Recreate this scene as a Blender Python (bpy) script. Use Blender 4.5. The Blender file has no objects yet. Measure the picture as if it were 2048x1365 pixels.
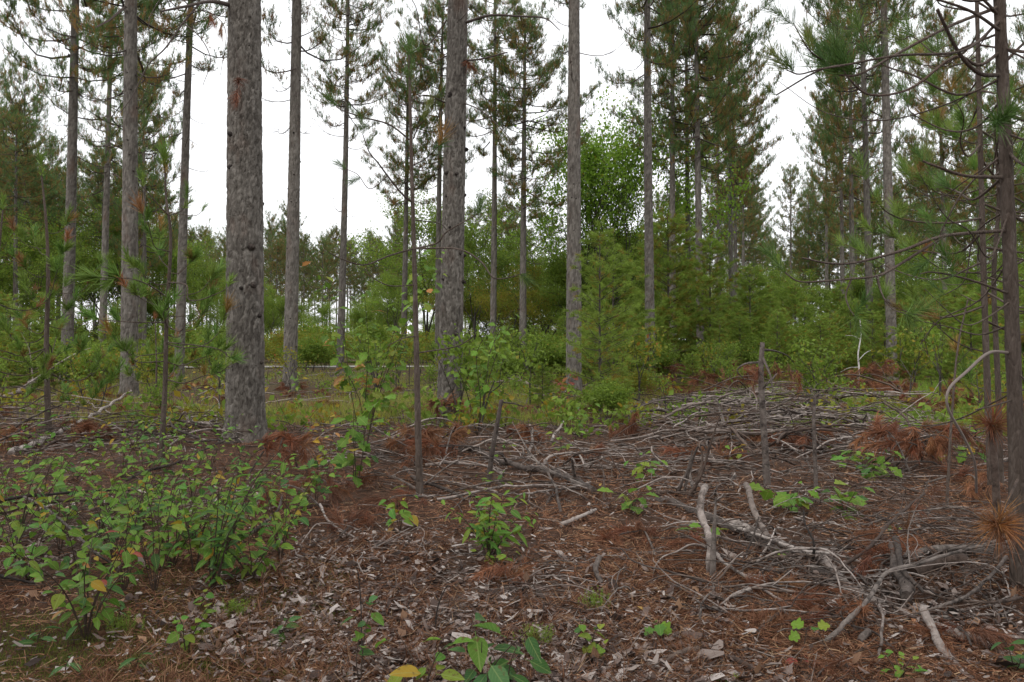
import bpy, math, random
import numpy as np
from mathutils import Vector, Matrix
rng = np.random.default_rng(7); random.seed(7)
SC = bpy.context.scene
COL = SC.collection
# ------------------------------------------------------------------ camera
F = 1593.0; CH = 1.45; HY = 690.0           # focal length and horizon in the 2048 px photograph, eye height
cam = bpy.data.cameras.new('camera'); camo = bpy.data.objects.new('camera', cam); COL.objects.link(camo)
cam.sensor_width = 36; cam.lens = F / 2048 * 36; cam.clip_end = 2000; cam.clip_start = 0.05
camo.location = (0, 0, CH); camo.rotation_euler = (math.radians(90.27), 0, 0); SC.camera = camo
# ------------------------------------------------------------------ overcast sky and soft sun
SUN_EL, SUN_AZ = 58, 215
w = bpy.data.worlds.new('World'); SC.world = w; w.use_nodes = True
wt = w.node_tree; wt.nodes.clear()
sky = wt.nodes.new('ShaderNodeTexSky'); sky.sky_type = 'NISHITA'; sky.sun_disc = False
sky.sun_elevation = math.radians(SUN_EL); sky.sun_rotation = math.radians(SUN_AZ); sky.air_density = 1.0; sky.dust_density = 4
hs = wt.nodes.new('ShaderNodeHueSaturation'); hs.inputs['Saturation'].default_value = 0.12
mx = wt.nodes.new('ShaderNodeMix'); mx.data_type = 'RGBA'; mx.inputs['Factor'].default_value = 0.78
mx.inputs['B'].default_value = (9.6, 9.7, 9.95, 1)        # even cloud deck
bg = wt.nodes.new('ShaderNodeBackground'); bg.inputs['Strength'].default_value = 0.127
wo = wt.nodes.new('ShaderNodeOutputWorld')
wt.links.new(sky.outputs[0], hs.inputs['Color']); wt.links.new(hs.outputs[0], mx.inputs['A'])
wt.links.new(mx.outputs['Result'], bg.inputs['Color']); wt.links.new(bg.outputs[0], wo.inputs[0])
sl = bpy.data.lights.new('sun', 'SUN'); sl.energy = 1.1; sl.angle = math.radians(14); sl.color = (1, .96, .9)
so = bpy.data.objects.new('sun', sl); COL.objects.link(so)
so.rotation_euler = (math.radians(90 - SUN_EL), 0, math.radians(180 - SUN_AZ))
SC.view_settings.view_transform = 'Standard'; SC.view_settings.look = 'None'
SC.view_settings.gamma = 1; SC.view_settings.exposure = 0.42; SC.view_settings.use_curve_mapping = False
SC.render.engine = 'CYCLES'
cy = SC.cycles; cy.max_bounces = 5; cy.diffuse_bounces = 3; cy.glossy_bounces = 2; cy.transmission_bounces = 3
cy.use_denoising = True; cy.use_adaptive_sampling = True; cy.adaptive_threshold = 0.015
cy.sample_clamp_indirect = 4

# ------------------------------------------------------------------ helpers
def PX(px, py, d):                      # the point at depth d behind a pixel
    return np.array([(px - 1024) / F * d, d, CH + (HY - py) / F * d])
def GP(px, py, h=0.0):                  # the ground point (or a point h above it) behind a pixel
    d = (CH - h) * F / max(py - HY, 4.0)
    return np.array([(px - 1024) / F * d, d, h])
def GD(py, h=0.0): return (CH - h) * F / max(py - HY, 4.0)
def proj(p): return 1024 + p[0] / max(p[1], .1) * F, HY - (p[2] - CH) / max(p[1], .1) * F
def fr(x): return x - np.floor(x)
def hsh(i, j, k=0.0): return fr(np.sin(i * 127.1 + j * 311.7 + k * 74.7) * 43758.5453)
def vnoise(x, y, k=0.0):
    xi, yi = np.floor(x), np.floor(y); xf, yf = x - xi, y - yi
    u, v = xf * xf * (3 - 2 * xf), yf * yf * (3 - 2 * yf)
    a, b, c, d = hsh(xi, yi, k), hsh(xi + 1, yi, k), hsh(xi, yi + 1, k), hsh(xi + 1, yi + 1, k)
    return (a * (1 - u) + b * u) * (1 - v) + (c * (1 - u) + d * u) * v
def gz(x, y):                           # ground relief
    x = np.asarray(x, float); y = np.asarray(y, float)
    h = .10 * (vnoise(x / 2.3, y / 2.3, 1) - .5) + .045 * (vnoise(x / .7, y / .7, 2) - .5)
    return h * np.clip(1.2 - y / 60, .3, 1)
def onground(p, h=0.0): p = np.array(p, float); p[2] = float(gz(p[0], p[1])) + h; return p
def unit(v): return v / (np.linalg.norm(v, axis=-1, keepdims=True) + 1e-9)
def rdirs(n): return unit(rng.normal(size=(n, 3)))

class MB:                               # collects geometry for one mesh
    def __init__(s): s.V = []; s.R = []; s.F = []; s.n = 0
    def add(s, V, Fc, mat=0, r=.5):
        V = np.asarray(V, np.float32).reshape(-1, 3); Fc = np.asarray(Fc, np.int64)
        s.V.append(V); s.R.append(np.broadcast_to(np.asarray(r, np.float32), (len(V),))); s.F.append((Fc + s.n, mat)); s.n += len(V)
    def build(s, name, mats, smooth=False):
        me = bpy.data.meshes.new(name); V = np.concatenate(s.V)
        me.vertices.add(len(V)); me.vertices.foreach_set('co', V.ravel())
        li = np.concatenate([f.ravel() for f, m in s.F]); lt = np.concatenate([np.full(len(f), f.shape[1]) for f, m in s.F])
        mi = np.concatenate([np.full(len(f), m) for f, m in s.F])
        me.loops.add(len(li)); me.loops.foreach_set('vertex_index', li.astype(np.int32))
        me.polygons.add(len(lt)); me.polygons.foreach_set('loop_start', (np.cumsum(lt) - lt).astype(np.int32))
        me.polygons.foreach_set('material_index', mi.astype(np.int32))
        me.polygons.foreach_set('use_smooth', np.full(len(lt), smooth))
        a = me.attributes.new('r', 'FLOAT', 'POINT'); a.data.foreach_set('value', np.concatenate(s.R).astype(np.float32))
        for m in mats: me.materials.append(m)
        me.update(calc_edges=True); return me

def spline(P, n):
    P = np.asarray(P, float)
    if len(P) == 2: P = np.array([P[0], (P[0] + P[1]) / 2, P[1]])
    Q = np.vstack([2 * P[0] - P[1], P, 2 * P[-1] - P[-2]]); m = len(P) - 1
    t = np.linspace(0, m - 1e-6, n); i = t.astype(int); f = (t - i)[:, None]
    a, b, c, d = Q[i], Q[i + 1], Q[i + 2], Q[i + 3]
    return .5 * (2 * b + (c - a) * f + (2 * a - 5 * b + 4 * c - d) * f ** 2 + (3 * b - a - 3 * c + d) * f ** 3)
def tube(mb, P, R, sides=6, mat=0, r=.5, cap=True):
    P = np.asarray(P, float); n = len(P); R = np.broadcast_to(np.asarray(R, float), (n,))
    T = unit(np.gradient(P, axis=0)); ref = np.array([0, 0, 1.]) if abs(T[0][2]) < .9 else np.array([1., 0, 0])
    th = np.arange(sides) * 2 * math.pi / sides; c, s_ = np.cos(th)[:, None], np.sin(th)[:, None]; V = np.empty((n, sides, 3))
    u = np.cross(T[0], ref); u /= np.linalg.norm(u)
    for k in range(n):
        u = u - T[k] * np.dot(u, T[k]); u /= (np.linalg.norm(u) + 1e-9); v = np.cross(T[k], u)
        V[k] = P[k] + R[k] * (c * u + s_ * v)
    i = np.arange(n - 1)[:, None] * sides; j = np.arange(sides)[None]; j2 = (j + 1) % sides
    Fc = np.stack([i + j, i + j2, i + sides + j2, i + sides + j], -1).reshape(-1, 4)
    mb.add(V.reshape(-1, 3), Fc, mat, r)
    if cap:
        for k in (0, n - 1):
            a = np.arange(sides); VV = np.vstack([V[k], P[k]]); f = np.stack([a, (a + 1) % sides, np.full(sides, sides)], -1)
            mb.add(VV, f if k else f[:, ::-1], mat, r)
def sticks(mb, A, B, ra, rb, mat=0, r=.5):        # many straight three-sided twigs at once
    A = np.asarray(A, float); B = np.asarray(B, float); n = len(A)
    if n == 0: return
    T = unit(B - A); u = unit(np.cross(T, rdirs(n))); v = np.cross(T, u); V = np.empty((n, 6, 3))
    for k in range(3):
        o = math.cos(k * 2.0944) * u + math.sin(k * 2.0944) * v
        V[:, k] = A + o * np.reshape(ra, (-1, 1)); V[:, 3 + k] = B + o * np.reshape(rb, (-1, 1))
    b = (np.arange(n) * 6)[:, None, None]; f = np.array([[0, 1, 4, 3], [1, 2, 5, 4], [2, 0, 3, 5]])[None]
    mb.add(V.reshape(-1, 3), (b + f).reshape(-1, 4), mat, np.repeat(np.broadcast_to(r, (n,)), 6))
def tufts(mb, C, D, K, L, w_, cone, along, mat=0, r=.5):     # needle tufts: K one-triangle needles each
    C = np.repeat(np.asarray(C, float), K, 0); D = np.repeat(unit(np.asarray(D, float)), K, 0); n = len(C)
    if n == 0: return
    p = unit(np.cross(D, rdirs(n))); th = rng.uniform(cone[0], cone[1], n)[:, None]
    nd = np.cos(th) * D + np.sin(th) * p; base = C + D * (rng.uniform(-along, along * .3, n)[:, None])
    ln = (L * rng.uniform(.75, 1.2, n))[:, None]; sd = unit(np.cross(nd, rdirs(n))) * w_ * .5
    V = np.stack([base - sd, base + sd, base + nd * ln], 1).reshape(-1, 3)
    mb.add(V, np.arange(3 * n).reshape(-1, 3), mat, np.repeat(np.repeat(np.broadcast_to(r, (n // K,)), K), 3))
def leafcards(mb, C, size, mat=0, r=.5, up=.5):              # many small folded leaves at once
    n = len(C); d = rdirs(n); d[:, 2] -= .25; d = unit(d); nr = rdirs(n); nr[:, 2] += up; s = unit(np.cross(d, nr)); nn = np.cross(s, d)
    z = np.reshape(np.broadcast_to(size, (n,)) * rng.uniform(.45, 1.4, n), (-1, 1))
    V = np.stack([C, C + d * z * .45 + s * z * .33 + nn * z * .08, C + d * z, C + d * z * .45 - s * z * .33 + nn * z * .08], 1).reshape(-1, 3)
    b = (np.arange(n) * 4)[:, None, None]
    mb.add(V, (b + np.array([[0, 1, 2], [0, 2, 3]])[None]).reshape(-1, 3), mat, np.repeat(np.broadcast_to(r, (n,)), 4))

ALL = []
def link(name, data, parent=None, M=None, color=None):
    o = bpy.data.objects.new(name, data); COL.objects.link(o)
    if parent is not None: o.parent = parent
    if M is not None: o.matrix_local = M
    if color is not None: o.color = (*color, 1)
    return o
def thing(name, label, cat, loc=(0, 0, 0), rz=0, group=None, data=None, scale=None, color=None):
    o = bpy.data.objects.new(name, data); COL.objects.link(o)
    o.location = [float(c) for c in loc]; o.rotation_euler = (0, 0, rz)
    if scale is not None: o.scale = scale
    if color is not None: o.color = (*color, 1)
    if data is None: o.empty_display_size = .1
    o['label'] = label; o['category'] = cat
    if group: o['group'] = group
    ALL.append(o); return o
def part(name, mesh, parent, loc=None, color=None):
    o = bpy.data.objects.new(name, mesh); COL.objects.link(o); o.parent = parent
    if loc is not None: o.location = [float(c) for c in loc]
    if color is not None: o.color = (*color, 1)
    return o
def setting(name, mesh, kind, label=None, cat=None):
    o = link(name, mesh); o['kind'] = kind
    if label: o['label'] = label; o['category'] = cat
    return o
def basis(loc, y, z, s=1.0, sx=None):         # matrix with +Y along y, +Z near z
    y = Vector(y).normalized(); x = y.cross(Vector(z)); x = x.normalized() if x.length > 1e-5 else y.orthogonal().normalized()
    zz = x.cross(y); sx = s if sx is None else sx
    return Matrix(((x.x * sx, y.x * s, zz.x * s, loc[0]), (x.y * sx, y.y * s, zz.y * s, loc[1]), (x.z * sx, y.z * s, zz.z * s, loc[2]), (0, 0, 0, 1)))
def pick(pal):
    t = random.random() * sum(p[0] for p in pal)
    for wgt, c in pal:
        t -= wgt
        if t <= 0: break
    k = random.uniform(.8, 1.22)
    return (min(1, c[0] * k * random.uniform(.9, 1.1)), min(1, c[1] * k), min(1, c[2] * k))

# ------------------------------------------------------------------ materials
def newmat(name):
    m = bpy.data.materials.new(name); m.use_nodes = True; nt = m.node_tree; nt.nodes.clear()
    out = nt.nodes.new('ShaderNodeOutputMaterial'); p = nt.nodes.new('ShaderNodeBsdfPrincipled')
    nt.links.new(p.outputs[0], out.inputs[0]); p.inputs['Roughness'].default_value = .8
    p.inputs['Specular IOR Level'].default_value = .25
    return m, nt, p, out
def N(nt, t, **kw):
    n = nt.nodes.new(t)
    for k, v in kw.items(): setattr(n, k, v)
    return n
def ramp(nt, fac, stops):
    n = nt.nodes.new('ShaderNodeValToRGB'); el = n.color_ramp.elements
    while len(el) < len(stops): el.new(.5)
    for e, (p, c) in zip(el, stops): e.position = p; e.color = (*c, 1)
    nt.links.new(fac, n.inputs[0]); return n.outputs[0]
def noise(nt, scale, detail=3, rough=.55, vec=None, obj=True, sc=(1, 1, 1)):
    tc = nt.nodes.new('ShaderNodeTexCoord'); mp = nt.nodes.new('ShaderNodeMapping'); mp.inputs['Scale'].default_value = sc
    nt.links.new(tc.outputs['Object'], mp.inputs[0]); n = nt.nodes.new('ShaderNodeTexNoise')
    n.inputs['Scale'].default_value = scale; n.inputs['Detail'].default_value = detail; n.inputs['Roughness'].default_value = rough
    nt.links.new(mp.outputs[0], n.inputs['Vector']); return n.outputs[0], mp.outputs[0]
def mixc(nt, fac, a, b, mode='MIX'):
    n = nt.nodes.new('ShaderNodeMix'); n.data_type = 'RGBA'; n.blend_type = mode
    for s, v in (('Factor', fac), ('A', a), ('B', b)):
        if hasattr(v, 'links'): nt.links.new(v, n.inputs[s])
        elif s == 'Factor': n.inputs[s].default_value = v
        else: n.inputs[s].default_value = (*v, 1) if len(v) == 3 else v
    return n.outputs['Result']
def mth(nt, op, a, b=0.0, c=None):
    n = nt.nodes.new('ShaderNodeMath'); n.operation = op
    for i, v in enumerate((a, b) if c is None else (a, b, c)):
        if hasattr(v, 'links'): nt.links.new(v, n.inputs[i])
        else: n.inputs[i].default_value = v
    return n.outputs[0]
def rattr(nt): a = nt.nodes.new('ShaderNodeAttribute'); a.attribute_name = 'r'; return a.outputs['Fac']
def island(nt): return nt.nodes.new('ShaderNodeNewGeometry').outputs['Random Per Island']
def objrand(nt): return nt.nodes.new('ShaderNodeObjectInfo').outputs['Random']
def bump(nt, p, h, s, dist):
    b = nt.nodes.new('ShaderNodeBump'); b.inputs['Strength'].default_value = s; b.inputs['Distance'].default_value = dist
    nt.links.new(h, b.inputs['Height']); nt.links.new(b.outputs[0], p.inputs['Normal'])
def thin(nt, p, out, col, k):                 # leaves pass some light
    tr = nt.nodes.new('ShaderNodeBsdfTranslucent'); nt.links.new(col, tr.inputs[0]); mxs = nt.nodes.new('ShaderNodeMixShader')
    mxs.inputs[0].default_value = k; nt.links.new(p.outputs[0], mxs.inputs[1]); nt.links.new(tr.outputs[0], mxs.inputs[2]); nt.links.new(mxs.outputs[0], out.inputs[0])

def bark_mat(name, stops, red, sc=1.0, bs=.75):
    m, nt, p, out = newmat(name)
    n1, v = noise(nt, 9 * sc, 5, .65, sc=(1, 1, .22)); n2, _ = noise(nt, 2.2, 3, .6, sc=(1, 1, .5)); n3, _ = noise(nt, 45 * sc, 3, .6, sc=(1, 1, .4))
    r = rattr(nt)
    f = mth(nt, 'MULTIPLY_ADD', r, .30, mth(nt, 'MULTIPLY_ADD', n1, .45, mth(nt, 'MULTIPLY_ADD', n3, .28, .06)))
    c = ramp(nt, f, stops)
    c = mixc(nt, mth(nt, 'MULTIPLY', mth(nt, 'SMOOTH_MIN' if False else 'MAXIMUM', mth(nt, 'MULTIPLY_ADD', n2, 4, -2.2), 0), .6), c, red)
    k = mth(nt, 'MULTIPLY_ADD', objrand(nt), .3, .85); sv = N(nt, 'ShaderNodeHueSaturation'); nt.links.new(c, sv.inputs['Color']); nt.links.new(k, sv.inputs['Value'])
    nt.links.new(sv.outputs[0], p.inputs['Base Color']); p.inputs['Roughness'].default_value = .9
    vo = N(nt, 'ShaderNodeTexVoronoi', feature='DISTANCE_TO_EDGE'); vo.inputs['Scale'].default_value = 17 * sc; nt.links.new(v, vo.inputs['Vector'])
    hgt = mth(nt, 'ADD', mth(nt, 'MINIMUM', mth(nt, 'MULTIPLY', vo.outputs['Distance'], 6), 1), mth(nt, 'MULTIPLY', n3, .8))
    bump(nt, p, hgt, bs, .014); return m
M_PINE = bark_mat('red_pine_bark', [(.25, (.030, .026, .022)), (.45, (.095, .083, .071)), (.68, (.18, .162, .142)), (.95, (.32, .295, .265))], (.14, .075, .05))
M_YOUNG = bark_mat('young_pine_bark', [(.3, (.022, .016, .012)), (.5, (.07, .052, .041)), (.62, (.11, .085, .07)), (.8, (.24, .20, .175))], (.11, .06, .04), 2.0, .5)
M_DARKBARK = bark_mat('hardwood_bark', [(.25, (.03, .026, .022)), (.5, (.06, .052, .045)), (.9, (.13, .115, .10))], (.07, .055, .04), 1.2)
def wood_mat(name, a, b, c):
    m, nt, p, out = newmat(name); n1, _ = noise(nt, 22, 5, .7); n2, _ = noise(nt, 4, 2, .5)
    f = mth(nt, 'MULTIPLY_ADD', n1, .6, mth(nt, 'MULTIPLY_ADD', n2, .3, mth(nt, 'MULTIPLY_ADD', objrand(nt), .3, -.12)))
    cc = ramp(nt, f, [(.25, a), (.5, b), (.75, c)]); n3, _ = noise(nt, 38, 4, .75); n4, _ = noise(nt, 9, 4, .7)
    cc = mixc(nt, ramp(nt, n4, [(.5, (0, 0, 0)), (.62, (.8, .8, .8))]), cc, tuple(x * .55 for x in a)); cc = mixc(nt, ramp(nt, n3, [(.62, (0, 0, 0)), (.7, (.55, .55, .55))]), cc, tuple(min(1, x * 1.15) for x in c))
    nt.links.new(cc, p.inputs['Base Color']); bump(nt, p, mth(nt, 'ADD', n1, mth(nt, 'ADD', n3, n4)), .8, .008); return m
M_PALE = wood_mat('bleached_wood', (.10, .075, .062), (.27, .225, .20), (.46, .41, .375))
M_GREY = wood_mat('grey_dead_wood', (.04, .03, .025), (.115, .092, .08), (.25, .215, .19))
M_BROWN = wood_mat('brown_dead_wood', (.04, .026, .02), (.10, .07, .055), (.18, .135, .11))
M_DARK = wood_mat('dark_knot_wood', (.018, .014, .012), (.035, .027, .023), (.08, .062, .052))
M_BIRCH = wood_mat('pale_birch_wood', (.3, .28, .26), (.5, .48, .45), (.65, .62, .59))
WOOD = {'pale': M_PALE, 'grey': M_GREY, 'brown': M_BROWN, 'dark': M_DARK}
def twigmat(name, col):
    m, nt, p, out = newmat(name); c = mixc(nt, island(nt), tuple(x * .6 for x in col), tuple(x * 1.4 for x in col)); nt.links.new(c, p.inputs['Base Color']); return m
M_TWIG = twigmat('pine_twig_bark', (.075, .058, .05))
M_DROOP = twigmat('grey_branch_bark', (.2, .165, .145))
M_STEM = twigmat('shrub_stem_bark', (.055, .038, .028))
def foliage_mat(name, stops, k=.3, rough=.55):
    m, nt, p, out = newmat(name); r = rattr(nt)
    f = mth(nt, 'MULTIPLY_ADD', objrand(nt), .10, mth(nt, 'MULTIPLY_ADD', island(nt), .16, mth(nt, 'MULTIPLY_ADD', r, .9, -.10)))
    c = ramp(nt, f, stops); nt.links.new(c, p.inputs['Base Color']); p.inputs['Roughness'].default_value = rough
    thin(nt, p, out, c, k); return m
M_NEEDLE = foliage_mat('red_pine_needles', [(0, (.32, .16, .06)), (.16, (.28, .18, .06)), (.30, (.15, .18, .05)), (.6, (.10, .18, .055)), (1, (.15, .25, .08))], .48)
M_WPINE = foliage_mat('white_pine_needles', [(0, (.34, .22, .04)), (.15, (.27, .25, .045)), (.35, (.19, .27, .045)), (1, (.29, .41, .07))], .5)
M_LEAF = foliage_mat('hardwood_leaves', [(0, (.34, .23, .03)), (.12, (.26, .26, .035)), (.3, (.13, .19, .03)), (.7, (.165, .255, .035)), (1, (.26, .37, .05))], .5)
M_MAPLE = foliage_mat('maple_leaves', [(0, (.34, .28, .03)), (.12, (.28, .34, .04)), (.3, (.19, .32, .04)), (1, (.30, .48, .06))], .55)
M_YLEAF = foliage_mat('turning_leaves', [(0, (.28, .10, .03)), (.2, (.34, .24, .03)), (.5, (.24, .25, .03)), (1, (.15, .24, .035))], .45)
def objcol_mat(name, k, rough, var):
    m, nt, p, out = newmat(name); oi = N(nt, 'ShaderNodeObjectInfo'); n1, _ = noise(nt, 3.5, 3, .6)
    sv = N(nt, 'ShaderNodeHueSaturation'); nt.links.new(oi.outputs['Color'], sv.inputs['Color'])
    f = mth(nt, 'MULTIPLY_ADD', island(nt), var, mth(nt, 'MULTIPLY_ADD', n1, .5, .75 - var / 2)); nt.links.new(f, sv.inputs['Value'])
    nt.links.new(sv.outputs[0], p.inputs['Base Color']); p.inputs['Roughness'].default_value = rough; thin(nt, p, out, sv.outputs[0], k); return m
def leaf_detail(m):                          # pale midrib, brown spots
    nt = m.node_tree; p = nt.nodes['Principled BSDF']; src = p.inputs['Base Color'].links[0].from_socket; tc = N(nt, 'ShaderNodeTexCoord'); sp = N(nt, 'ShaderNodeSeparateXYZ'); nt.links.new(tc.outputs['Object'], sp.inputs[0])
    ax = mth(nt, 'ABSOLUTE', sp.outputs['X']); v = mth(nt, 'FRACT', mth(nt, 'MULTIPLY_ADD', sp.outputs['Y'], 7, mth(nt, 'MULTIPLY', ax, -9))); rib = mth(nt, 'MAXIMUM', mth(nt, 'LESS_THAN', ax, .018), mth(nt, 'MULTIPLY', mth(nt, 'LESS_THAN', v, .13), .5))
    c = mixc(nt, mth(nt, 'MULTIPLY', rib, .35), src, (.34, .40, .14)); oi = N(nt, 'ShaderNodeObjectInfo'); no = N(nt, 'ShaderNodeTexNoise'); no.noise_dimensions = '4D'; no.inputs['Scale'].default_value = 5; no.inputs['Detail'].default_value = 3
    nt.links.new(tc.outputs['Object'], no.inputs['Vector']); nt.links.new(mth(nt, 'MULTIPLY', oi.outputs['Random'], 50), no.inputs['W']); c = mixc(nt, ramp(nt, no.outputs[0], [(.60, (0, 0, 0)), (.68, (.8, .8, .8))]), c, (.13, .075, .03))
    nt.links.new(c, p.inputs['Base Color'])
    for n in nt.nodes:
        if n.type == 'BSDF_TRANSLUCENT': nt.links.new(c, n.inputs[0])
M_OLEAF = objcol_mat('broad_leaf', .38, .55, 0.0); leaf_detail(M_OLEAF); M_OLEAF.node_tree.nodes['Principled BSDF'].inputs['Specular IOR Level'].default_value = .22
M_ONEED = objcol_mat('long_needles', .22, .5, .7)
def litter_mat(name, stops, rough=.85):
    m, nt, p, out = newmat(name); nt.links.new(ramp(nt, island(nt), stops), p.inputs['Base Color']); p.inputs['Roughness'].default_value = rough; return m
M_NLIT = litter_mat('fallen_needles', [(0, (.05, .021, .012)), (.35, (.123, .055, .030)), (.65, (.22, .098, .052)), (.88, (.31, .16, .088)), (1, (.44, .30, .18))])
M_FLAKE = litter_mat('bark_flakes', [(0, (.03, .02, .016)), (.3, (.08, .052, .042)), (.6, (.165, .122, .104)), (.85, (.27, .225, .20)), (1, (.42, .37, .34))])
M_DLEAF = litter_mat('fallen_leaves', [(0, (.09, .05, .03)), (.5, (.20, .11, .065)), (.85, (.28, .17, .10)), (.96, (.34, .14, .06)), (1, (.38, .26, .06))], .6)
M_TLIT = litter_mat('twig_litter', [(0, (.03, .02, .015)), (.5, (.09, .065, .052)), (.85, (.18, .145, .125)), (1, (.33, .28, .25))])
def grass_mat(name, stops):
    m, nt, p, out = newmat(name); c = ramp(nt, mth(nt, 'MULTIPLY_ADD', rattr(nt), .7, mth(nt, 'MULTIPLY', island(nt), .3)), stops); nt.links.new(c, p.inputs['Base Color']); thin(nt, p, out, c, .3); return m
M_GRASS = grass_mat('meadow_grass', [(0, (.36, .26, .11)), (.3, (.33, .29, .08)), (.6, (.25, .31, .05)), (1, (.21, .39, .045))])
M_MOSS = grass_mat('moss', [(0, (.16, .10, .03)), (.4, (.13, .13, .025)), (1, (.13, .19, .03))])
def ground_mat():
    m, nt, p, out = newmat('forest_floor'); a, _ = noise(nt, .55, 4, .6); b, _ = noise(nt, 7, 5, .7); c, _ = noise(nt, 60, 4, .7); d, _ = noise(nt, .22, 3, .55)
    c1 = ramp(nt, mth(nt, 'MULTIPLY_ADD', b, .6, mth(nt, 'MULTIPLY', c, .45)), [(.34, (.010, .006, .004)), (.5, (.060, .031, .018)), (.66, (.132, .069, .042)), (.82, (.23, .155, .11))])
    g = ramp(nt, mth(nt, 'MULTIPLY_ADD', c, .6, mth(nt, 'MULTIPLY', b, .4)), [(.3, (.025, .02, .008)), (.55, (.085, .065, .024)), (.8, (.18, .14, .06))])
    sep = N(nt, 'ShaderNodeSeparateXYZ'); tc = N(nt, 'ShaderNodeTexCoord'); nt.links.new(tc.outputs['Object'], sep.inputs[0])
    mr = N(nt, 'ShaderNodeMapRange'); nt.links.new(sep.outputs['Y'], mr.inputs[0])
    for i, v in ((1, 10.0), (2, 24.0), (3, -.2), (4, .22)): mr.inputs[i].default_value = v
    f = mth(nt, 'MULTIPLY', mth(nt, 'ADD', mth(nt, 'ADD', a, mth(nt, 'MULTIPLY', b, .25)), mth(nt, 'SUBTRACT', mr.outputs[0], .72)), 5); n = N(nt, 'ShaderNodeClamp'); nt.links.new(f, n.inputs[0])
    nt.links.new(mixc(nt, n.outputs[0], c1, g), p.inputs['Base Color']); p.inputs['Roughness'].default_value = .95
    bump(nt, p, mth(nt, 'ADD', c, b), .8, .03); return m
M_GROUND = ground_mat()
def gravel_mat():
    m, nt, p, out = newmat('gravel'); b, _ = noise(nt, 5, 5, .7); nt.links.new(ramp(nt, b, [(.3, (.22, .20, .18)), (.7, (.40, .38, .35))]), p.inputs['Base Color']); return m
M_GRAVEL = gravel_mat()
# ------------------------------------------------------------------ the ground, one sheet to the horizon
def axis(lo, hi, s0, near_lo, near_hi, grow):
    a = list(np.arange(near_lo, near_hi, s0)); s = s0
    while a[-1] < hi: s *= grow; a.append(a[-1] + s)
    s = s0; b = [a[0]]
    while b[-1] > lo: s *= grow; b.append(b[-1] - s)
    return np.array(b[:0:-1] + a)
gx = axis(-420, 420, .06, -5.5, 5.5, 1.09); gy = axis(-60, 700, .06, 2.2, 9.5, 1.05)
X, Y = np.meshgrid(gx, gy); Z = gz(X, Y) + .03 * (vnoise(X / .16, Y / .16, 5) - .5) * (Y < 14)
ny, nx = X.shape; ii = (np.arange(ny - 1)[:, None] * nx + np.arange(nx - 1)[None]).reshape(-1)
mb = MB(); mb.add(np.stack([X, Y, Z], -1).reshape(-1, 3), np.stack([ii, ii + 1, ii + nx + 1, ii + nx], -1))
setting('ground', mb.build('ground', [M_GROUND], True), 'structure')
mb = MB(); xs = np.linspace(-75, -4, 60); yc = 52 + .06 * (xs + 20) + 1.2 * np.sin(xs / 14)
V = np.concatenate([np.stack([xs, yc - 1.7, gz(xs, yc - 1.7) + .05], -1), np.stack([xs, yc + 1.7, gz(xs, yc + 1.7) + .05], -1)])
a = np.arange(59); mb.add(V, np.stack([a, a + 1, a + 61, a + 60], -1)); setting('gravel_track', mb.build('gravel_track', [M_GRAVEL]), 'structure')

# ------------------------------------------------------------------ pine trunks with plated bark
def trunk(name, H, r0, top=(0, 0), bow=.05, seed=0, zfine=8.0, dz=.05, ns=24, plate=.012, zc=None, mat=None, flare=.26):
    zf = np.arange(-.15, zfine, dz); zr = np.linspace(zfine, H, 18); z = np.concatenate([zf, zr]); t = np.clip(z / H, 0, 1)
    th = np.arange(ns) / ns * 2 * math.pi
    zz, tt = np.meshgrid(z, th, indexing='ij'); q = np.clip(zz / H, 0, 1)
    rad = r0 * (1 - .72 * q ** 1.15) * np.clip((1 - q) * 12 + .12, 0, 1) * (1 + flare * np.exp(-np.clip(zz, 0, 9) / .17))
    rad = rad * (1 + .035 * np.sin(2 * tt + seed) + .025 * np.sin(3 * tt + 2 * seed + zz * .4)) * (1 + .16 * np.exp(-np.clip(zz, 0, 9) / .22) * np.sin(5 * tt + seed + np.sin(2 * tt)))
    cu, cv = .038, .10; nu = max(6, int(round(2 * math.pi * r0 / cu))); U = tt / (2 * math.pi) * nu + .35 * vnoise(zz * 5, tt * 2, seed); Vv = zz / cv + .4 * vnoise(tt * 3, zz * 3, seed + 1)
    iu, iv = np.floor(U), np.floor(Vv); f1 = np.full(U.shape, 9.); f2 = np.full(U.shape, 9.); idr = np.zeros(U.shape)
    for du in (-1, 0, 1):
        for dv in (-1, 0, 1):
            a_, b_ = (iu + du) % nu, iv + dv; dd = np.hypot(iu + du + hsh(a_, b_, seed) - U, iv + dv + hsh(a_, b_, seed + 9) - Vv)
            c_ = dd < f1; f2 = np.where(c_, f1, np.minimum(f2, dd)); idr = np.where(c_, hsh(a_, b_, seed + 5), idr); f1 = np.where(c_, dd, f1)
    rad = rad + plate * (np.clip((f2 - f1) / .2, 0, 1) * .75 + .6 * idr - .8) * np.clip((1 - q) * 1.5, 0, 1)
    cx = top[0] * q + bow * np.sin(q * math.pi) * math.cos(seed); cyy = top[1] * q + bow * np.sin(q * math.pi) * math.sin(seed)
    P = np.stack([cx + rad * np.cos(tt), cyy + rad * np.sin(tt), zz], -1).reshape(-1, 3)
    i = np.arange(len(z) - 1)[:, None] * ns; j = np.arange(ns)[None]; j2 = (j + 1) % ns
    mb = MB(); mb.add(P, np.stack([i + j, i + j2, i + ns + j2, i + ns + j], -1).reshape(-1, 4), 0, idr.reshape(-1))
    return mb.build(name, [mat or M_PINE], True)
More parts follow.
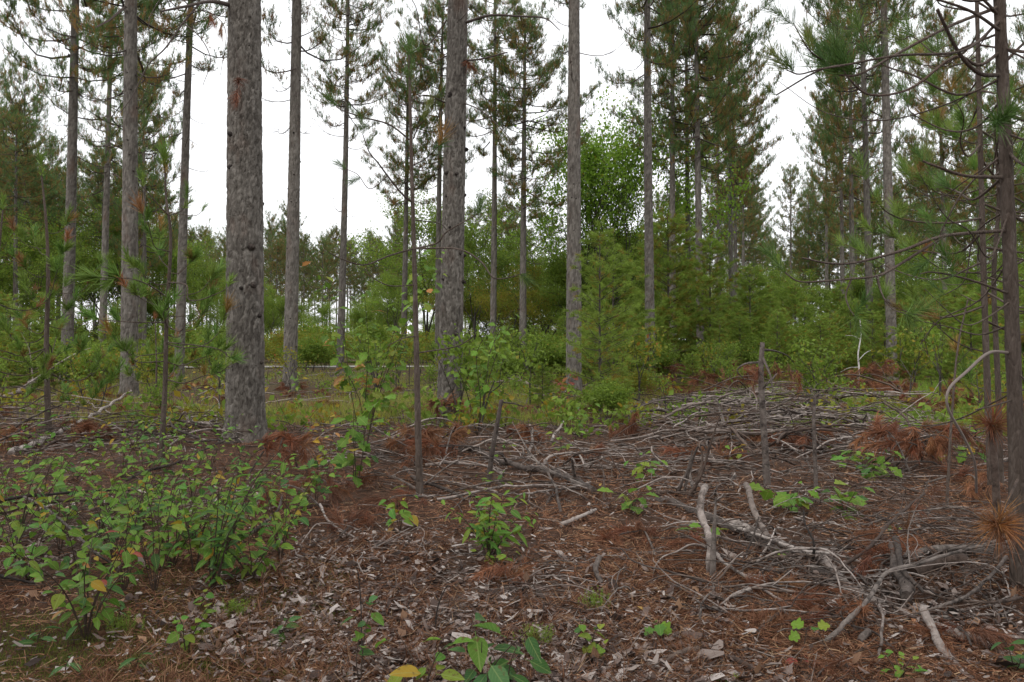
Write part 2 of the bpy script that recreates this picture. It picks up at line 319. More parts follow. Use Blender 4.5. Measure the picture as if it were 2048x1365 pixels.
def trunk_at(H, r0, top, bow, seed, z):
    q = z / H; return np.array([top[0] * q + bow * math.sin(q * math.pi) * math.cos(seed), top[1] * q + bow * math.sin(q * math.pi) * math.sin(seed), z]), r0 * (1 - .72 * q ** 1.15)

# ------------------------------------------------------------------ crowns (built once per variant, shared)
def pine_crown(name, seed, Lc=10., R=2.3, K=13, wn=.0145, step=.5, elev=(-8, 38), dens=1.0, brown=.34, nL=.14):
    mb = MB(); A = []; B = []; RA = []; TC = []; TD = []; TR = []; z = 0.0; az0 = 0; rd = random.Random(seed)
    while z < Lc * .97:
        t = z / Lc; rad0 = R * min(1, .7 + 1.5 * t) * max(0, 1 - t ** 3.4) ** .52 + .18; nb = rd.choice([3, 4, 4, 5]) if t > .12 else rd.choice([1, 2, 3])
        for b in range(nb):
            az = az0 + b * 2 * math.pi / nb + rd.uniform(-.5, .5); lobe = .55 + .75 * float(vnoise(np.array(az * 1.1 + seed), np.array(z / 1.7 + seed * 3.1), seed))
            rad = rad0 * lobe * rd.uniform(.55, 1.25); zb = z + rd.uniform(-.35, .35); e = math.radians(elev[0] + (elev[1] - elev[0]) * t + rd.uniform(-14, 16)); ca, sa = math.cos(az), math.sin(az)
            s = np.linspace(0, 1, 6); rr = rad * s * math.cos(e); up = rd.uniform(.15, .5); hz = zb + rad * (s * math.sin(e) - .12 * np.sin(s * math.pi) + up * s ** 2.5 * (1 - .6 * t)); wob = rd.uniform(.05, .14) * rad * np.sin(s * rd.uniform(3, 6) + rd.random() * 6)
            P = np.stack([rr * ca - wob * sa, rr * sa + wob * ca, hz], -1); tube(mb, P, np.linspace(.010 + .009 * rad, .005, 6), 3, 0, .5, False)
            ns_ = max(2, int((2.5 + rad * 5.6) * dens)); ss = sorted(rd.uniform(.28 if t < .75 else .1, 1) for _ in range(ns_)); ss[-1] = 1
            for q in ss:
                k = min(int(q * 5), 4); f = q * 5 - k; p = P[k] * (1 - f) + P[k + 1] * f; bd = P[k + 1] - P[k]; bd = bd / (np.linalg.norm(bd) + 1e-9)
                a2 = rd.choice((-1, 1)) * rd.uniform(.4, 1.2) * (0 if q == 1 else 1); c2, s2 = math.cos(a2), math.sin(a2)
                d = np.array([bd[0] * c2 - bd[1] * s2, bd[0] * s2 + bd[1] * c2, bd[2] + rd.uniform(.0, .6)]); d /= np.linalg.norm(d)
                ln = rd.uniform(.15, .55) * (1.15 - .5 * q); e_ = p + d * ln; A.append(p); B.append(e_); RA.append(.0065)
                n_t = rd.choice([4, 5, 6, 7]); inner = (1 - q) * .9 + .15 * (1 - t); dead = rd.random() < .06
                for m in range(n_t):
                    c = e_ + np.array([rd.gauss(0, .10), rd.gauss(0, .10), rd.gauss(.03, .09)]) * (m > 0) - d * ln * .3 * (m > 3); TC.append(c); TD.append(d * .6 + np.array([rd.uniform(-.35, .35), rd.uniform(-.35, .35), 1.0]))
                    isb = dead or rd.random() < brown * (inner * 1.3 + .1 + .3 * (m > 2)); TR.append(rd.uniform(.02, .22) if isb else rd.uniform(.35, 1.0))
        az0 += 1.1; z += step * rd.uniform(.5, 1.6) * (1.0 - .35 * t)
    for m in range(8): TC.append([rd.gauss(0, .12), rd.gauss(0, .12), Lc * .97 + rd.gauss(0, .12)]); TD.append([rd.gauss(0, .3), rd.gauss(0, .3), 1]); TR.append(.9)
    sticks(mb, A, B, np.array(RA), np.array(RA) * .5, 0); tufts(mb, TC, TD, K, nL, wn, (.25, 1.1), .12, 1, np.array(TR))
    return mb.build(name, [M_TWIG, M_NEEDLE])
CROWNS = [pine_crown('pine_crown', i_ + 1, R=r_, dens=d_, brown=b_) for i_, (r_, d_, b_) in enumerate(((2.8, 1.15, .34), (2.5, 1.0, .50), (3.0, 1.15, .30), (2.7, .95, .42), (2.5, 1.25, .55), (2.9, 1.05, .38), (2.4, 1.1, .46)))]
THINC = [pine_crown('open_pine_crown', 20 + i_, R=r_, dens=1.05, step=.7, brown=.38) for i_, r_ in enumerate((2.7, 2.4))]
def white_pine(name, H=4., R=1.25, K=24, yel=.06, n=1.5, conic=1.0):
    mb = MB(); A = []; B = []; RA = []; TC = []; TD = []; TR = []; z = H * .1; az0 = random.random() * 6
    while z < H * .97:
        t = z / H; rad0 = R * (1 - t) ** (.8 * conic) * min(1, .6 + 2 * t) + .1; nb = random.choice([5, 5, 6, 7])
        for b in range(nb):
            rad = rad0 * random.uniform(.6, 1.15); az = az0 + b * 2 * math.pi / nb + random.uniform(-.3, .3); ca, sa = math.cos(az), math.sin(az)
            e = math.radians(4 + 40 * t + random.uniform(-8, 8)); s = np.linspace(0, 1, 5); P = np.stack([rad * s * ca, rad * s * sa, z + random.uniform(-.14, .14) + rad * s * math.sin(e) + .08 * rad * s ** 2 + .03 * np.sin(s * 4 + b)], -1)
            tube(mb, P, np.linspace(.006 + .005 * rad, .003, 5), 3, 0, .5, False)
            for q in np.linspace(.25, 1, max(3, int(rad * 8 * n))):
                k = min(int(q * 4), 3); p = P[k] + (P[k + 1] - P[k]) * (q * 4 - k); a2 = random.choice((-1, 1)) * random.uniform(.35, 1.1) * (q < .98)
                d = np.array([math.cos(az + a2), math.sin(az + a2), random.uniform(.0, .35)]); ln = random.uniform(.12, .32) * (1.2 - .5 * q)
                A.append(p); B.append(p + d * ln); RA.append(.0035)
                for u in (1, .7, .35):
                    TC.append(p + d * ln * u + rng.normal(size=3) * .02); TD.append(d + np.array([0, 0, random.uniform(-.1, .35)])); TR.append(random.uniform(.02, .15) if random.random() < yel + .12 * (q < .5) else random.uniform(.35, 1))
        az0 += .9; z += random.uniform(.2, .36) * (.6 + .1 * H)
    TC.append([0, 0, H]); TD.append([0, 0, 1]); TR.append(.9)
    sticks(mb, A, B, np.array(RA), np.array(RA) * .5, 0); tufts(mb, TC, TD, K, .12, .011, (.2, 1.1), .09, 1, np.array(TR))
    return mb.build(name, [M_TWIG, M_WPINE])
WP = [white_pine('white_pine_crown', 4., 1.25), white_pine('white_pine_crown', 4., 1.5, yel=.16), white_pine('white_pine_crown', 4., 1.1, K=15, n=.8), white_pine('white_pine_crown', 4., 1.4, yel=.3)]
def hardwood(H, stems, spread, levels, leaf=.10, per=26, mat=None, clump=.33, seed=1, elv=1):
    r_ = random.Random(seed); tb = MB(); cb = MB(); ends = []; A = []; B = []; RA = []; RB = []
    def grow(p, d, L, r, lv):
        q = np.array([p + d * L * s + np.array([r_.uniform(-1, 1), r_.uniform(-1, 1), 0]) * L * .05 * (0 < s < 1) for s in (0, .5, 1)])
        if lv >= levels - 2: tube(tb, spline(q, 5), np.linspace(r, r * .62, 5), 6 if lv == levels else 4, 0, .5, False)
        else: A.extend(q[:2]); B.extend(q[1:]); RA.extend((r, r * .8)); RB.extend((r * .8, r * .6))
        if lv <= elv: ends.append(q[2]); ends.append(q[1])
        if lv == 0: return
        for k in range(r_.choice((2, 3, 3)) + (lv == levels)):
            dd = d + np.array([r_.gauss(0, .55), r_.gauss(0, .55), r_.gauss(.18, .3)]) * spread; dd /= np.linalg.norm(dd)
            grow(q[2] if k < 2 else q[1], dd, L * r_.uniform(.6, .85), r * .6, lv - 1)
    for s in range(stems):
        a = s * 6.28 / stems + r_.random(); ln = 0 if stems == 1 else .28
        d = np.array([math.cos(a) * ln, math.sin(a) * ln, 1.]); d /= np.linalg.norm(d)
        grow(np.array([math.cos(a) * .15 * (stems > 1), math.sin(a) * .15 * (stems > 1), -.05]), d, H * r_.uniform(.3, .36), H * .0105 / math.sqrt(stems) ** .6, levels)
    E = np.array(ends); C = np.repeat(E, per, 0) + rng.normal(size=(len(E) * per, 3)) * clump * np.array([1, 1, .8]); zt = C[:, 2] / H
    C = C[C[:, 2] > .12 * H]; tone = np.repeat(rng.uniform(.3, 1, len(E)), per)[:len(C)]
    tone = np.where(rng.random(len(C)) < .05, .1, tone)
    sticks(cb, A, B, np.array(RA), np.array(RB), 0); leafcards(cb, C, leaf, 1, tone)
    return tb.build('stems', [M_DARKBARK], True), cb.build('leaf_crown', [M_DARKBARK, mat or M_LEAF])
HW = [hardwood(14, 1, 1.0, 5, .15, 40, None, .40, 3), hardwood(14, 5, .70, 5, .18, 8, M_MAPLE, .24, 5, 2), hardwood(10, 1, 1.15, 5, .13, 30, None, .25, 8), hardwood(10, 3, .95, 4, .13, 50, None, .28, 13), hardwood(10, 2, 1.1, 4, .12, 50, M_YLEAF, .34, 21)]
BUSH = [hardwood(2, 5, 1.2, 3, .085, 16, None, .14, 31), hardwood(2, 6, 1.3, 3, .08, 14, None, .13, 32), hardwood(2, 5, 1.3, 3, .08, 14, M_YLEAF, .14, 33), hardwood(2, 7, 1.1, 2, .085, 26, M_YLEAF, .17, 34)]

# ------------------------------------------------------------------ dead side branches and stubs, shared
def dead_branch_mesh(L, n, seed):
    r_ = random.Random(seed); mb = MB(); s = np.linspace(0, 1, 9); up = r_.uniform(-.25, .25)
    P = np.stack([L * s, .12 * L * np.sin(s * 4 + r_.random() * 6) * s, L * (up * s - .18 * np.sin(s * 3) + .12 * s ** 2)], -1); tube(mb, P, np.linspace(.017, .004, 9) * (L / 1.4) ** .5, 5)
    for k in range(n):
        q = r_.uniform(.3, .98); i = min(int(q * 8), 7); p = P[i] + (P[i + 1] - P[i]) * (q * 8 - i); sd = r_.choice((-1, 1)); ln = r_.uniform(.15, .45) * L * (1.1 - q * .6)
        u = np.linspace(0, 1, 5); Q = p + np.stack([ln * u * .75, sd * ln * u * .7, ln * (r_.uniform(-.3, .35) * u + .25 * u ** 2)], -1); tube(mb, Q, np.linspace(.007, .0025, 5) * (L / 1.4) ** .5, 4)
    return mb.build('dead_branch', [M_TWIG])
DBR = [dead_branch_mesh(L, n, i) for i, (L, n) in enumerate(((.9, 2), (1.5, 5), (1.9, 7), (1.2, 3), (.5, 0), (1.7, 4)))]
def stub_mesh(seed):
    r_ = random.Random(seed); mb = MB(); n = 6; s = np.linspace(0, 1, n)
    tube(mb, np.stack([s * .052 - .005, .008 * np.sin(s * 3 + seed), .012 * s * s * r_.choice((-1, 1))], -1), np.array([.040, .034, .027, .022, .019, .013]) * r_.uniform(.8, 1.2), 7); return mb.build('branch_stub', [M_DARK])
STUB = [stub_mesh(i) for i in range(4)]
def rotz_at(p, az, pitch=0.0, s=1.0): return Matrix.Translation(Vector([float(c) for c in p])) @ Matrix.Rotation(az, 4, 'Z') @ Matrix.Rotation(-pitch, 4, 'Y') @ Matrix.Scale(s, 4)

# ------------------------------------------------------------------ the pines one can tell apart
def pine(label, px, pxtop, d, dbh, H, cb, crown=None, cscale=1.0, dead=(), ndead=0, stubs=0, fine=False, group=None, cz=None):
    base = onground([(px - 1024) / F * d, d, 0]); ztop = CH + HY / F * d
    lean = (pxtop - px) / F * d / ztop * H; seed = (px * 13 % 97) / 9.7; rnd = random.Random(px)
    t = thing('red_pine', label, 'pine tree', base, 0, group)
    r0 = dbh / 2 * 1.05; top = (lean, rnd.uniform(-.3, .3)); bow = rnd.uniform(.03, .14) * (.2 if fine else 1)
    zf = min(ztop + 1.0, H * .8)
    m = trunk('trunk', H, r0, top, bow, seed, zf, .026 if fine else (.05 if d < 32 else .12), 100 if fine else (40 if d < 27 else 20), .022 if fine else .013)
    part('trunk', m, t)
    if crown is not None:
        p, _ = trunk_at(H, r0, top, bow, seed, cb); c = part('crown', crown, t, p); s = (H - cb) / 10
        c.scale = (cscale, cscale, s); c.rotation_euler = (0, math.atan2(top[0] * (1 - cb / H), H - cb), 0)
        c.rotation_euler.rotate_axis('Z', rnd.uniform(0, 6.28))
    for k in range(ndead):
        z = rnd.uniform(*dead); p, r_ = trunk_at(H, r0, top, bow, seed, z); az = rnd.uniform(0, 6.28); p = p + np.array([math.cos(az), math.sin(az), 0]) * r_ * .8
        link('dead_branch', DBR[rnd.choice((0, 1, 2, 3, 4, 5))], t, rotz_at(p, az, rnd.uniform(-.25, .35), rnd.uniform(.6, 1.1)))
    z = rnd.uniform(.9, 1.4); k = 0
    while k < stubs and z < zf:
        for a in range(rnd.choice((1, 1, 2))):
            az = math.radians(rnd.uniform(175, 365)) if rnd.random() < .9 else rnd.uniform(0, 6.28)
            p, r_ = trunk_at(H, r0, top, bow, seed, z + rnd.uniform(-.05, .05)); p = p + np.array([math.cos(az), math.sin(az), 0]) * (r_ - .03)
            link('branch_stub', STUB[rnd.randrange(4)], t, rotz_at(p, az, rnd.uniform(-.2, .5), rnd.uniform(.7, 1.15) * (1.6 if fine else 1.05))); k += 1
        z += rnd.uniform(.38, .62)
    return t, (H, r0, top, bow, seed)
C_ = CROWNS
THICK, TK = pine('thickest pine trunk with furrowed grey bark and dark knot holes', 490, 484, 11.7, .50, 24, 15, C_[0], 1.2, stubs=9, fine=True)
CENTRE, CK = pine('broad scaly grey pine near the centre behind a thin bare sapling', 899, 915, 15.0, .45, 23, 14, C_[1], 1.1, dead=(5.5, 9), ndead=3, stubs=16, fine=True)
pine('straight knotty pine trunk right of the centre, flared at its base', 1147, 1146, 23.5, .435, 24, 12, C_[2], 1.1, dead=(9.2, 12), ndead=6, stubs=26)
pine('straight grey pine left of the thickest trunk, second widest on that side', 258, 257, 22, .43, 23, 9.4, C_[5], 1.15, dead=(7.6, 10), ndead=8, stubs=22)
pine('slim straight grey pine just right of the thickest trunk', 579, 590, 25, .41, 23, 10.4, C_[6], 1.0, dead=(8, 12), ndead=9, stubs=22)
pine('tall grey pine left of the straight left pine with sparse lower crown', 133, 149, 29, .40, 23, 10.4, C_[2], 1.2, dead=(8, 11), ndead=9, stubs=12)
pine('leaning slender pine with many thin dead side branches left of straight pine', 203, 227, 40, .36, 22, 9.4, C_[3], 1.05, dead=(8, 13), ndead=14)
pine('leaning pine with bare dead branches left of the thickest trunk', 358, 381, 31, .38, 22, 11.5, THINC[1], 1.2, dead=(8.0, 13), ndead=20)
pine('slender pine with green crown between slim grey pine and centre pine', 680, 694, 38, .34, 21, 11.2, C_[1], .95, dead=(6.5, 12), ndead=10)
pine('short-crowned pine behind the thin bare sapling', 806, 816, 45, .33, 18.6, 8.6, C_[1], .9, dead=(7, 10), ndead=4)
pine('pine trunk half hidden behind the broad centre pine', 876, 886, 44, .36, 21, 10, C_[2], 1.0)
pine('slender pine just right of the broad centre pine', 985, 989, 42, .34, 22, 11.5, C_[3], .95, dead=(7, 12), ndead=7)
pine('browning full-crowned pine between centre pine and knotty pine', 1046, 1051, 40, .36, 17.8, 7.8, C_[4], 1.12, dead=(5, 9), ndead=7)
pine('tall thin straight pine in front of the dense pine row', 1301, 1300, 29, .35, 24, 11.5, THINC[0], 1.0, dead=(9, 13), ndead=7, stubs=14)
for k, (px, pt, d, dbh, lab) in enumerate(((1344, 1345, 40, .34, 'first dense-crowned pine behind the tall thin pine'), (1379, 1374, 45, .33, 'dense-crowned pine close behind the first of the row'), (1402, 1394, 39, .36, 'thick-trunked pine of the dense row right of tall thin pine'),
      (1440, 1436, 56, .33, 'pine further down the dense row, browning crown'), (1463, 1458, 50, .33, 'twin-looking pine trunk in the dense row, left of its neighbour'), (1470, 1466, 64, .36, 'pine trunk close right of its near twin in dense row'), (1488, 1484, 80, .36, 'pine near the far end of the dense row'), (1508, 1503, 102, .36, 'last small pine at the far end of the dense row'))):
    pine(lab, px, pt, d, dbh, 23.5 - .03 * d, 9.2 + .02 * d, C_[k % 7], 1.05 + .05 * (k % 3), dead=(5, 9), ndead=4 if d < 60 else 0)
pine('pale straight pine with thick trunk in the right half', 1784, 1763, 30, .37, 23, 12.5, C_[2], .9, dead=(7, 12), ndead=10, stubs=10)
for k, (px, pt, d, dbh, lab) in enumerate(((1742, 1718, 37, .35, 'leaning pine just left of the pale right-hand pine'), (1708, 1702, 47, .33, 'second pine left of the pale right-hand pine'), (1688, 1682, 57, .33, 'third pine left of the pale right-hand pine'),
      (1655, 1652, 72, .34, 'small far pine left of the three right-hand pines'), (1583, 1581, 96, .34, 'lone far pine with pointed crown in the right sky gap'))):
    pine(lab, px, pt, d, dbh, 22.5, 9.5, C_[(k + 2) % 7], 1.0, dead=(6, 9), ndead=3)
pine('slender pine seen behind the branches of the dark right-edge pine', 1892, 1880, 45, .3, 20, 9, C_[4], 1.0, dead=(5, 9), ndead=5)
pine('thin pine seen just left of the dark right-edge trunk', 1960, 1948, 52, .32, 20, 8, C_[0], 1.1)
pine('pale slim pine at the left edge with pointed crown', 32, 40, 46, .30, 14.8, 8.2, C_[3], .95, dead=(4, 8), ndead=6)

# ------------------------------------------------------------------ the stand behind: each tree its own thing
FT = [(22, trunk('trunk', 22, .17, (.3, .1), .15, 1.3, 14, .35, 10)), (22, trunk('trunk', 22, .16, (-.35, .2), .2, 2.9, 14, .35, 10)), (22, trunk('trunk', 22, .18, (.05, -.3), .1, 4.1, 14, .35, 10))]
GATES = [(0, 'left edge'), (258, 'straight pine'), (490, 'thickest pine'), (582, 'slim pine'), (900, 'centre pine'), (1147, 'knotty pine'), (1301, 'thin pine'), (1784, 'pale pine'), (2020, 'edge pine')]
def between(px):
    if px < 20: return 'at the left edge'
    for (a, la), (b, lb) in zip(GATES, GATES[1:]):
        if a <= px < b: return f'between {la} and {lb}'
    return 'at the right edge'
def far_pine(px, d, H, cb, k, adj):
    base = onground([(px - 1024) / F * d, d, 0]); t = thing('red_pine', f'{adj} pine seen {between(px)}', 'pine tree', base, random.uniform(0, 6.28), 'far pines')
    s = H / 22; o = part('trunk', FT[k % 3][1], t); o.scale = (s, s, s); top = ((.3, .1), (-.35, .2), (.05, -.3))[k % 3]
    c = part('crown', C_[k % 7], t, (top[0] * cb / 22, top[1] * cb / 22, cb)); q = random.uniform(.85, 1.15); c.scale = (q, q, (H - cb) / 10); c.rotation_euler = (0, 0, random.uniform(0, 6.28))
rf = random.Random(4); k = 0
for px in np.arange(-330, 330, 15): k += 1; far_pine(px + rf.uniform(-9, 9), rf.uniform(52, 112), rf.uniform(14, 21), rf.uniform(3.5, 9), k, 'far')
for px in np.arange(330, 905, 9.5): k += 1; far_pine(px + rf.uniform(-7, 7), rf.uniform(128, 190), rf.uniform(19, 24), rf.uniform(8, 11), k, 'tiny distant')
for px in np.arange(560, 660, 42): k += 1; far_pine(px + rf.uniform(-7, 7), rf.uniform(105, 120), rf.uniform(15, 18), rf.uniform(6, 8), k, 'far')
for px in np.arange(905, 1250, 24): k += 1; far_pine(px + rf.uniform(-9, 9), rf.uniform(95, 150), rf.uniform(15, 19), rf.uniform(7, 9), k, 'far')
for px in np.arange(1310, 1530, 15): k += 1; far_pine(px + rf.uniform(-6, 6), rf.uniform(82, 140), rf.uniform(17, 21), rf.uniform(6, 9), k, 'far dense-row')
for px in np.arange(1530, 1640, 14): k += 1; far_pine(px + rf.uniform(-6, 6), rf.uniform(130, 175), rf.uniform(18, 21), rf.uniform(7, 9), k, 'tiny distant')
for px in np.arange(1610, 1840, 17): k += 1; far_pine(px + rf.uniform(-7, 7), rf.uniform(75, 120), rf.uniform(18, 22), rf.uniform(7, 10), k, 'far')
for px in np.arange(1840, 2380, 26): k += 1; far_pine(px + rf.uniform(-9, 9), rf.uniform(48, 90), rf.uniform(13, 19), rf.uniform(6, 9), k, 'far')
for px, d, H, cb in ((-95, 40, 17, 8), (-40, 52, 15, 7), (72, 62, 15, 6.5), (112, 70, 17, 8), (2090, 38, 17, 6), (2160, 33, 18, 6), (1850, 62, 16, 6)): k += 1; far_pine(px, d, H, cb, k, 'mid-distance')

# unseen pines added to shade the foreground: the stand goes on behind the photographer
for bx_, by_ in ((-9, -5), (-3.5, -8), (4, -6), (10, -4), (-14, 3), (15, 4), (-7, -14), (1, -15), (8, -13), (-16, -10), (17, -10), (-12, -20), (13, -21), (-1, -24)):
    t = thing('red_pine', 'unseen red pine added for shade to the stand behind the photographer', 'pine tree', onground([bx_, by_, 0]), random.uniform(0, 6.28), 'added shade pines behind the photographer'); part('trunk', FT[abs(bx_ * 3 + by_).__int__() % 3][1], t)
    c = part('crown', C_[abs(int(bx_ * 7 + by_)) % 7], t, (0, 0, 9.5)); c.scale = (1.15, 1.15, 1.25); c.rotation_euler = (0, 0, random.uniform(0, 6.28))
# ------------------------------------------------------------------ hardwoods
def hw(label, px, d, H, kind, name='hardwood_tree', cat='tree', group=None, Hk=None, wide=1.0):
    Hb = (14, 14, 10, 10, 10)[kind]; s = H / Hb; base = onground([(px - 1024) / F * d, d, 0])
    t = thing(name, label, cat, base, random.uniform(0, 6.28), group)
    for nm, m in (('trunk', HW[kind][0]), ('crown', HW[kind][1])): o = part(nm, m, t); o.scale = (s * wide, s * wide, s)
hw('tall bright green maple with several dark stems right of the knotty pine', 1208, 46, 15.2, 1, 'maple_tree', wide=.85)
hw('lower green hardwood under the tall maple on its left', 1185, 44, 7.6, 3, wide=.9); hw('green hardwood under the tall maple beside the tall thin pine', 1262, 47, 8.6, 2, wide=.9)
hw('second green hardwood behind the multi-stemmed maple, half hidden', 1250, 56, 11, 3, wide=.8)
hw('green hardwood behind the centre pine on its right', 950, 52, 9.5, 2)
hw('dark-stemmed hardwood left of the knotty pine', 1100, 49, 8.5, 3)
hw('hardwood with turning leaves between centre pine and knotty pine', 1040, 46, 6.5, 4, wide=1.1)
hw('green hardwood just left of the centre pine', 855, 60, 11.5, 2)
hw('rounded green hardwood crown left of the thickest pine', 405, 78, 12.0, 0, wide=.8)
hw('dark green hardwood behind the straight left pine', 275, 62, 13, 2)
hw('hardwood filling the gap beside the tall left pine', 175, 60, 11, 3)
hw('low hardwood right of the leaning dead-branched pine', 330, 66, 9, 2)
hw('pale green hardwood in the gap right of the dense pine row', 1560, 75, 8.5, 2); hw('hardwood behind the right-hand pines, bright leaves', 1660, 70, 8, 3)
hw('hardwood low behind the pale right pine', 1830, 60, 8, 2); hw('green hardwood near the right edge', 1990, 55, 8, 3); hw('small hardwood at the far left behind the trunks', 70, 50, 8, 2)
rh = random.Random(77)
for px, d, H, kd in [(rh.uniform(-200, 420), rh.uniform(52, 95), rh.uniform(4, 8), rh.choice((2, 3, 2, 3, 4))) for _ in range(11)] + [(rh.uniform(400, 900), rh.uniform(85, 150), rh.uniform(3.5, 9), rh.choice((0, 2, 3, 2, 4))) for _ in range(17)] + [(rh.uniform(900, 1330), rh.uniform(52, 90), rh.uniform(4, 8), rh.choice((2, 3, 4))) for _ in range(16)] + [(rh.uniform(1330, 2200), rh.uniform(42, 90), rh.uniform(3.5, 7.5), rh.choice((2, 3, 2, 4))) for _ in range(26)]:
    hw(f'leafy background hardwood {between(px)}', px, d, H, kd, 'hardwood_tree', 'tree', 'background hardwoods', wide=rh.uniform(.8, 1.15))
for px, d, H, kd in ((450, 95, 8, 2), (540, 100, 7, 3), (640, 90, 6, 2), (740, 88, 6.5, 3), (790, 84, 9, 2), (1500, 90, 8, 3), (2060, 48, 7, 2), (-70, 46, 9, 2), (610, 70, 3.6, 3), (1160, 60, 7, 2), (1300, 62, 8, 3), (1420, 75, 7, 2)):
    hw(f'small leafy hardwood seen {between(px)}', px, d, H, kd, 'hardwood_tree', 'tree', 'background hardwoods')
WT = trunk('trunk', 4, .035, (0, 0), .03, 2.2, 3.4, .2, 8, .001, mat=M_DARKBARK)
def wpine(label, px, d, H, kind, wide=1.0, group=None):
    base = onground([(px - 1024) / F * d, d, 0]); t = thing('white_pine_sapling', label, 'young pine', base, random.uniform(0, 6.28), group); s = H / 4
    for nm, m in (('trunk', WT), ('crown', WP[kind])): o = part(nm, m, t); o.scale = (s * wide, s * wide, s)
wpine('light green feathery white pine sapling right of the knotty pine', 1200, 16.6, 3.9, 2, .92)
wpine('taller soft green white pine behind the feathery sapling', 1228, 26, 4.6, 0, 1.2); wpine('yellowish white pine at the foot of the dense pine row', 1335, 34, 7.4, 3, .95); wpine('dark green white pine between trunks of the dense row', 1420, 36, 6.2, 1, .95)
wpine('broad green white pine right of the dense pine row', 1500, 38, 5.2, 0, 1.2); wpine('small white pine seedling before the tall thin pine', 1265, 27, 1.6, 2, 1.3); wpine('tiny bright white pine seedling left of the knotty pine', 1085, 18, 1.0, 0, 1.4)
wpine('pale little white pine right behind the centre pine', 955, 21, 1.5, 2, 1.2); wpine('little white pine seedling before the dense row', 1385, 24, 1.2, 0, 1.4)
for px, d, H, kd in ((1555, 27, 2.6, 0), (1590, 40, 4.6, 1), (1640, 26, 2.4, 0), (1680, 39, 4.4, 0), (1770, 36, 4.0, 1), (1850, 38, 4.4, 0), (1910, 36, 4.2, 3), (1980, 32, 4.2, 0), (2050, 30, 4.2, 1), (1310, 30, 2.6, 0), (1360, 44, 6.5, 1), (1440, 30, 2.4, 1), (1480, 33, 2.6, 0), (1070, 33, 2.2, 1), (1170, 34, 3.2, 3), (20, 34, 3.6, 1), (90, 40, 4.0, 0), (250, 45, 4.0, 0), (350, 48, 3.6, 1), (-90, 28, 3.4, 0), (1560, 31, 2.8, 1), (1610, 34, 3.2, 0), (1660, 29, 2.7, 3), (1700, 33, 3.3, 0), (1745, 28, 2.6, 1), (1830, 27, 3.0, 0), (1880, 30, 3.4, 1), (1940, 24, 3.0, 0), (2010, 22, 3.2, 2), (2090, 20, 3.4, 0), (1460, 42, 4, 0), (1540, 46, 4.2, 1), (1640, 50, 5, 0), (1720, 48, 5, 1), (1800, 44, 4.6, 0),
                       (1010, 40, 2.4, 0), (930, 36, 1.8, 1), (1130, 38, 2.8, 0), (720, 48, 2.4, 0), (450, 50, 2.6, 1), (60, 24, 2.3, 0), (-40, 20, 2.6, 1), (150, 30, 2.4, 0), (210, 36, 2.4, 1), (310, 38, 2.4, 0), (400, 42, 2.2, 1), (1260, 40, 3.4, 1), (1290, 44, 4.2, 0)):
    wpine(f'bushy young white pine seen {between(px)}', px, d, H, kd, random.uniform(.9, 1.3), 'understory white pines')
def bush(px, d, H, k, label, group):
    base = onground([(px - 1024) / F * d, d, 0]); t = thing('understory_shrub', label, 'shrub', base, random.uniform(0, 6.28), group); s = H / 2
    for nm, m in (('stems', BUSH[k][0]), ('foliage', BUSH[k][1])): o = part('stem_clump' if nm == 'stems' else nm, m, t); o.scale = (s * 1.15, s * 1.15, s)
rb = random.Random(9)
for j in range(240):
    px = rb.uniform(-200, 2250); d = rb.uniform(29, 78)
    if px < 1000 and d < 50 and j % 3: continue
    if 600 < px < 900 and d < 48: d += 16
    kk = rb.choice((0, 1, 1, 2, 3)); bush(px, d, rb.uniform(1.2, 2.9) * (1.35 if d > 50 else 1), kk, f"{'green leafy' if kk < 2 else 'yellowing'} {'near' if d < 45 else 'distant'} understory shrub {between(px)}", 'understory shrubs')
for px, d, H, kk, lab in ((205, 24, 1.75, 3, 'yellow-green turning shrub left of the straight left pine'), (120, 26, 1.9, 0, 'green leafy shrub left of the yellow-green turning shrub'), (620, 42, 2.2, 0, 'rounded bright green shrub right of the slim grey pine'), (650, 46, 1.8, 1, 'low spreading green shrub left of the slender crowned pine'),
                          (1270, 20.5, .95, 2, 'rusty yellowing shrub right of the feathery white pine'), (1235, 22, .8, 3, 'low yellow shrub behind the feathery white pine'), (1000, 28, 1.5, 1, 'green shrub between centre pine and knotty pine')):
    bush(px, d, H, kk, lab, None)
for j in range(14):
    px = rb.uniform(-60, 1330) if j < 24 else rb.uniform(1330, 2050); d = rb.uniform(13.5, 24); kk = rb.choice((0, 1, 1, 2))
    if min(abs(px - q) for q in (133, 203, 258, 358, 490, 579, 680, 899, 985, 1046, 1147, 1301)) < 42 or 540 < px < 720: continue
    bush(px, d, rb.uniform(.6, 1.15), kk, f"low {'green' if kk < 2 else 'yellow-green'} shrub near the trunks {between(px)}", 'low shrubs near the trunks')
SAPL = [hardwood(2.4, 1, .9, 3, .10, 5, mt, .10, 60 + i_) for i_, mt in enumerate((None, M_YLEAF, None, M_YLEAF))] + [hardwood(2.4, 2, 1.0, 3, .11, 4, None, .12, 70)]
for j in range(84):
    px = rb.uniform(-120, 2200); d = rb.uniform(13, 34); k = rb.randrange(5); s = rb.uniform(.4, 1.0); base = onground([(px - 1024) / F * d, d, 0]); t = thing('hardwood_sapling', f"{'green' if k in (0, 2, 4) else 'turning'} thin {'near' if d < 22 else 'far'} sapling {between(px)}", 'sapling', base, rb.uniform(0, 6.28), 'thin saplings')
    for nm, m in zip(('stem', 'foliage'), SAPL[k]): o = part(nm, m, t); o.scale = (s, s, s)
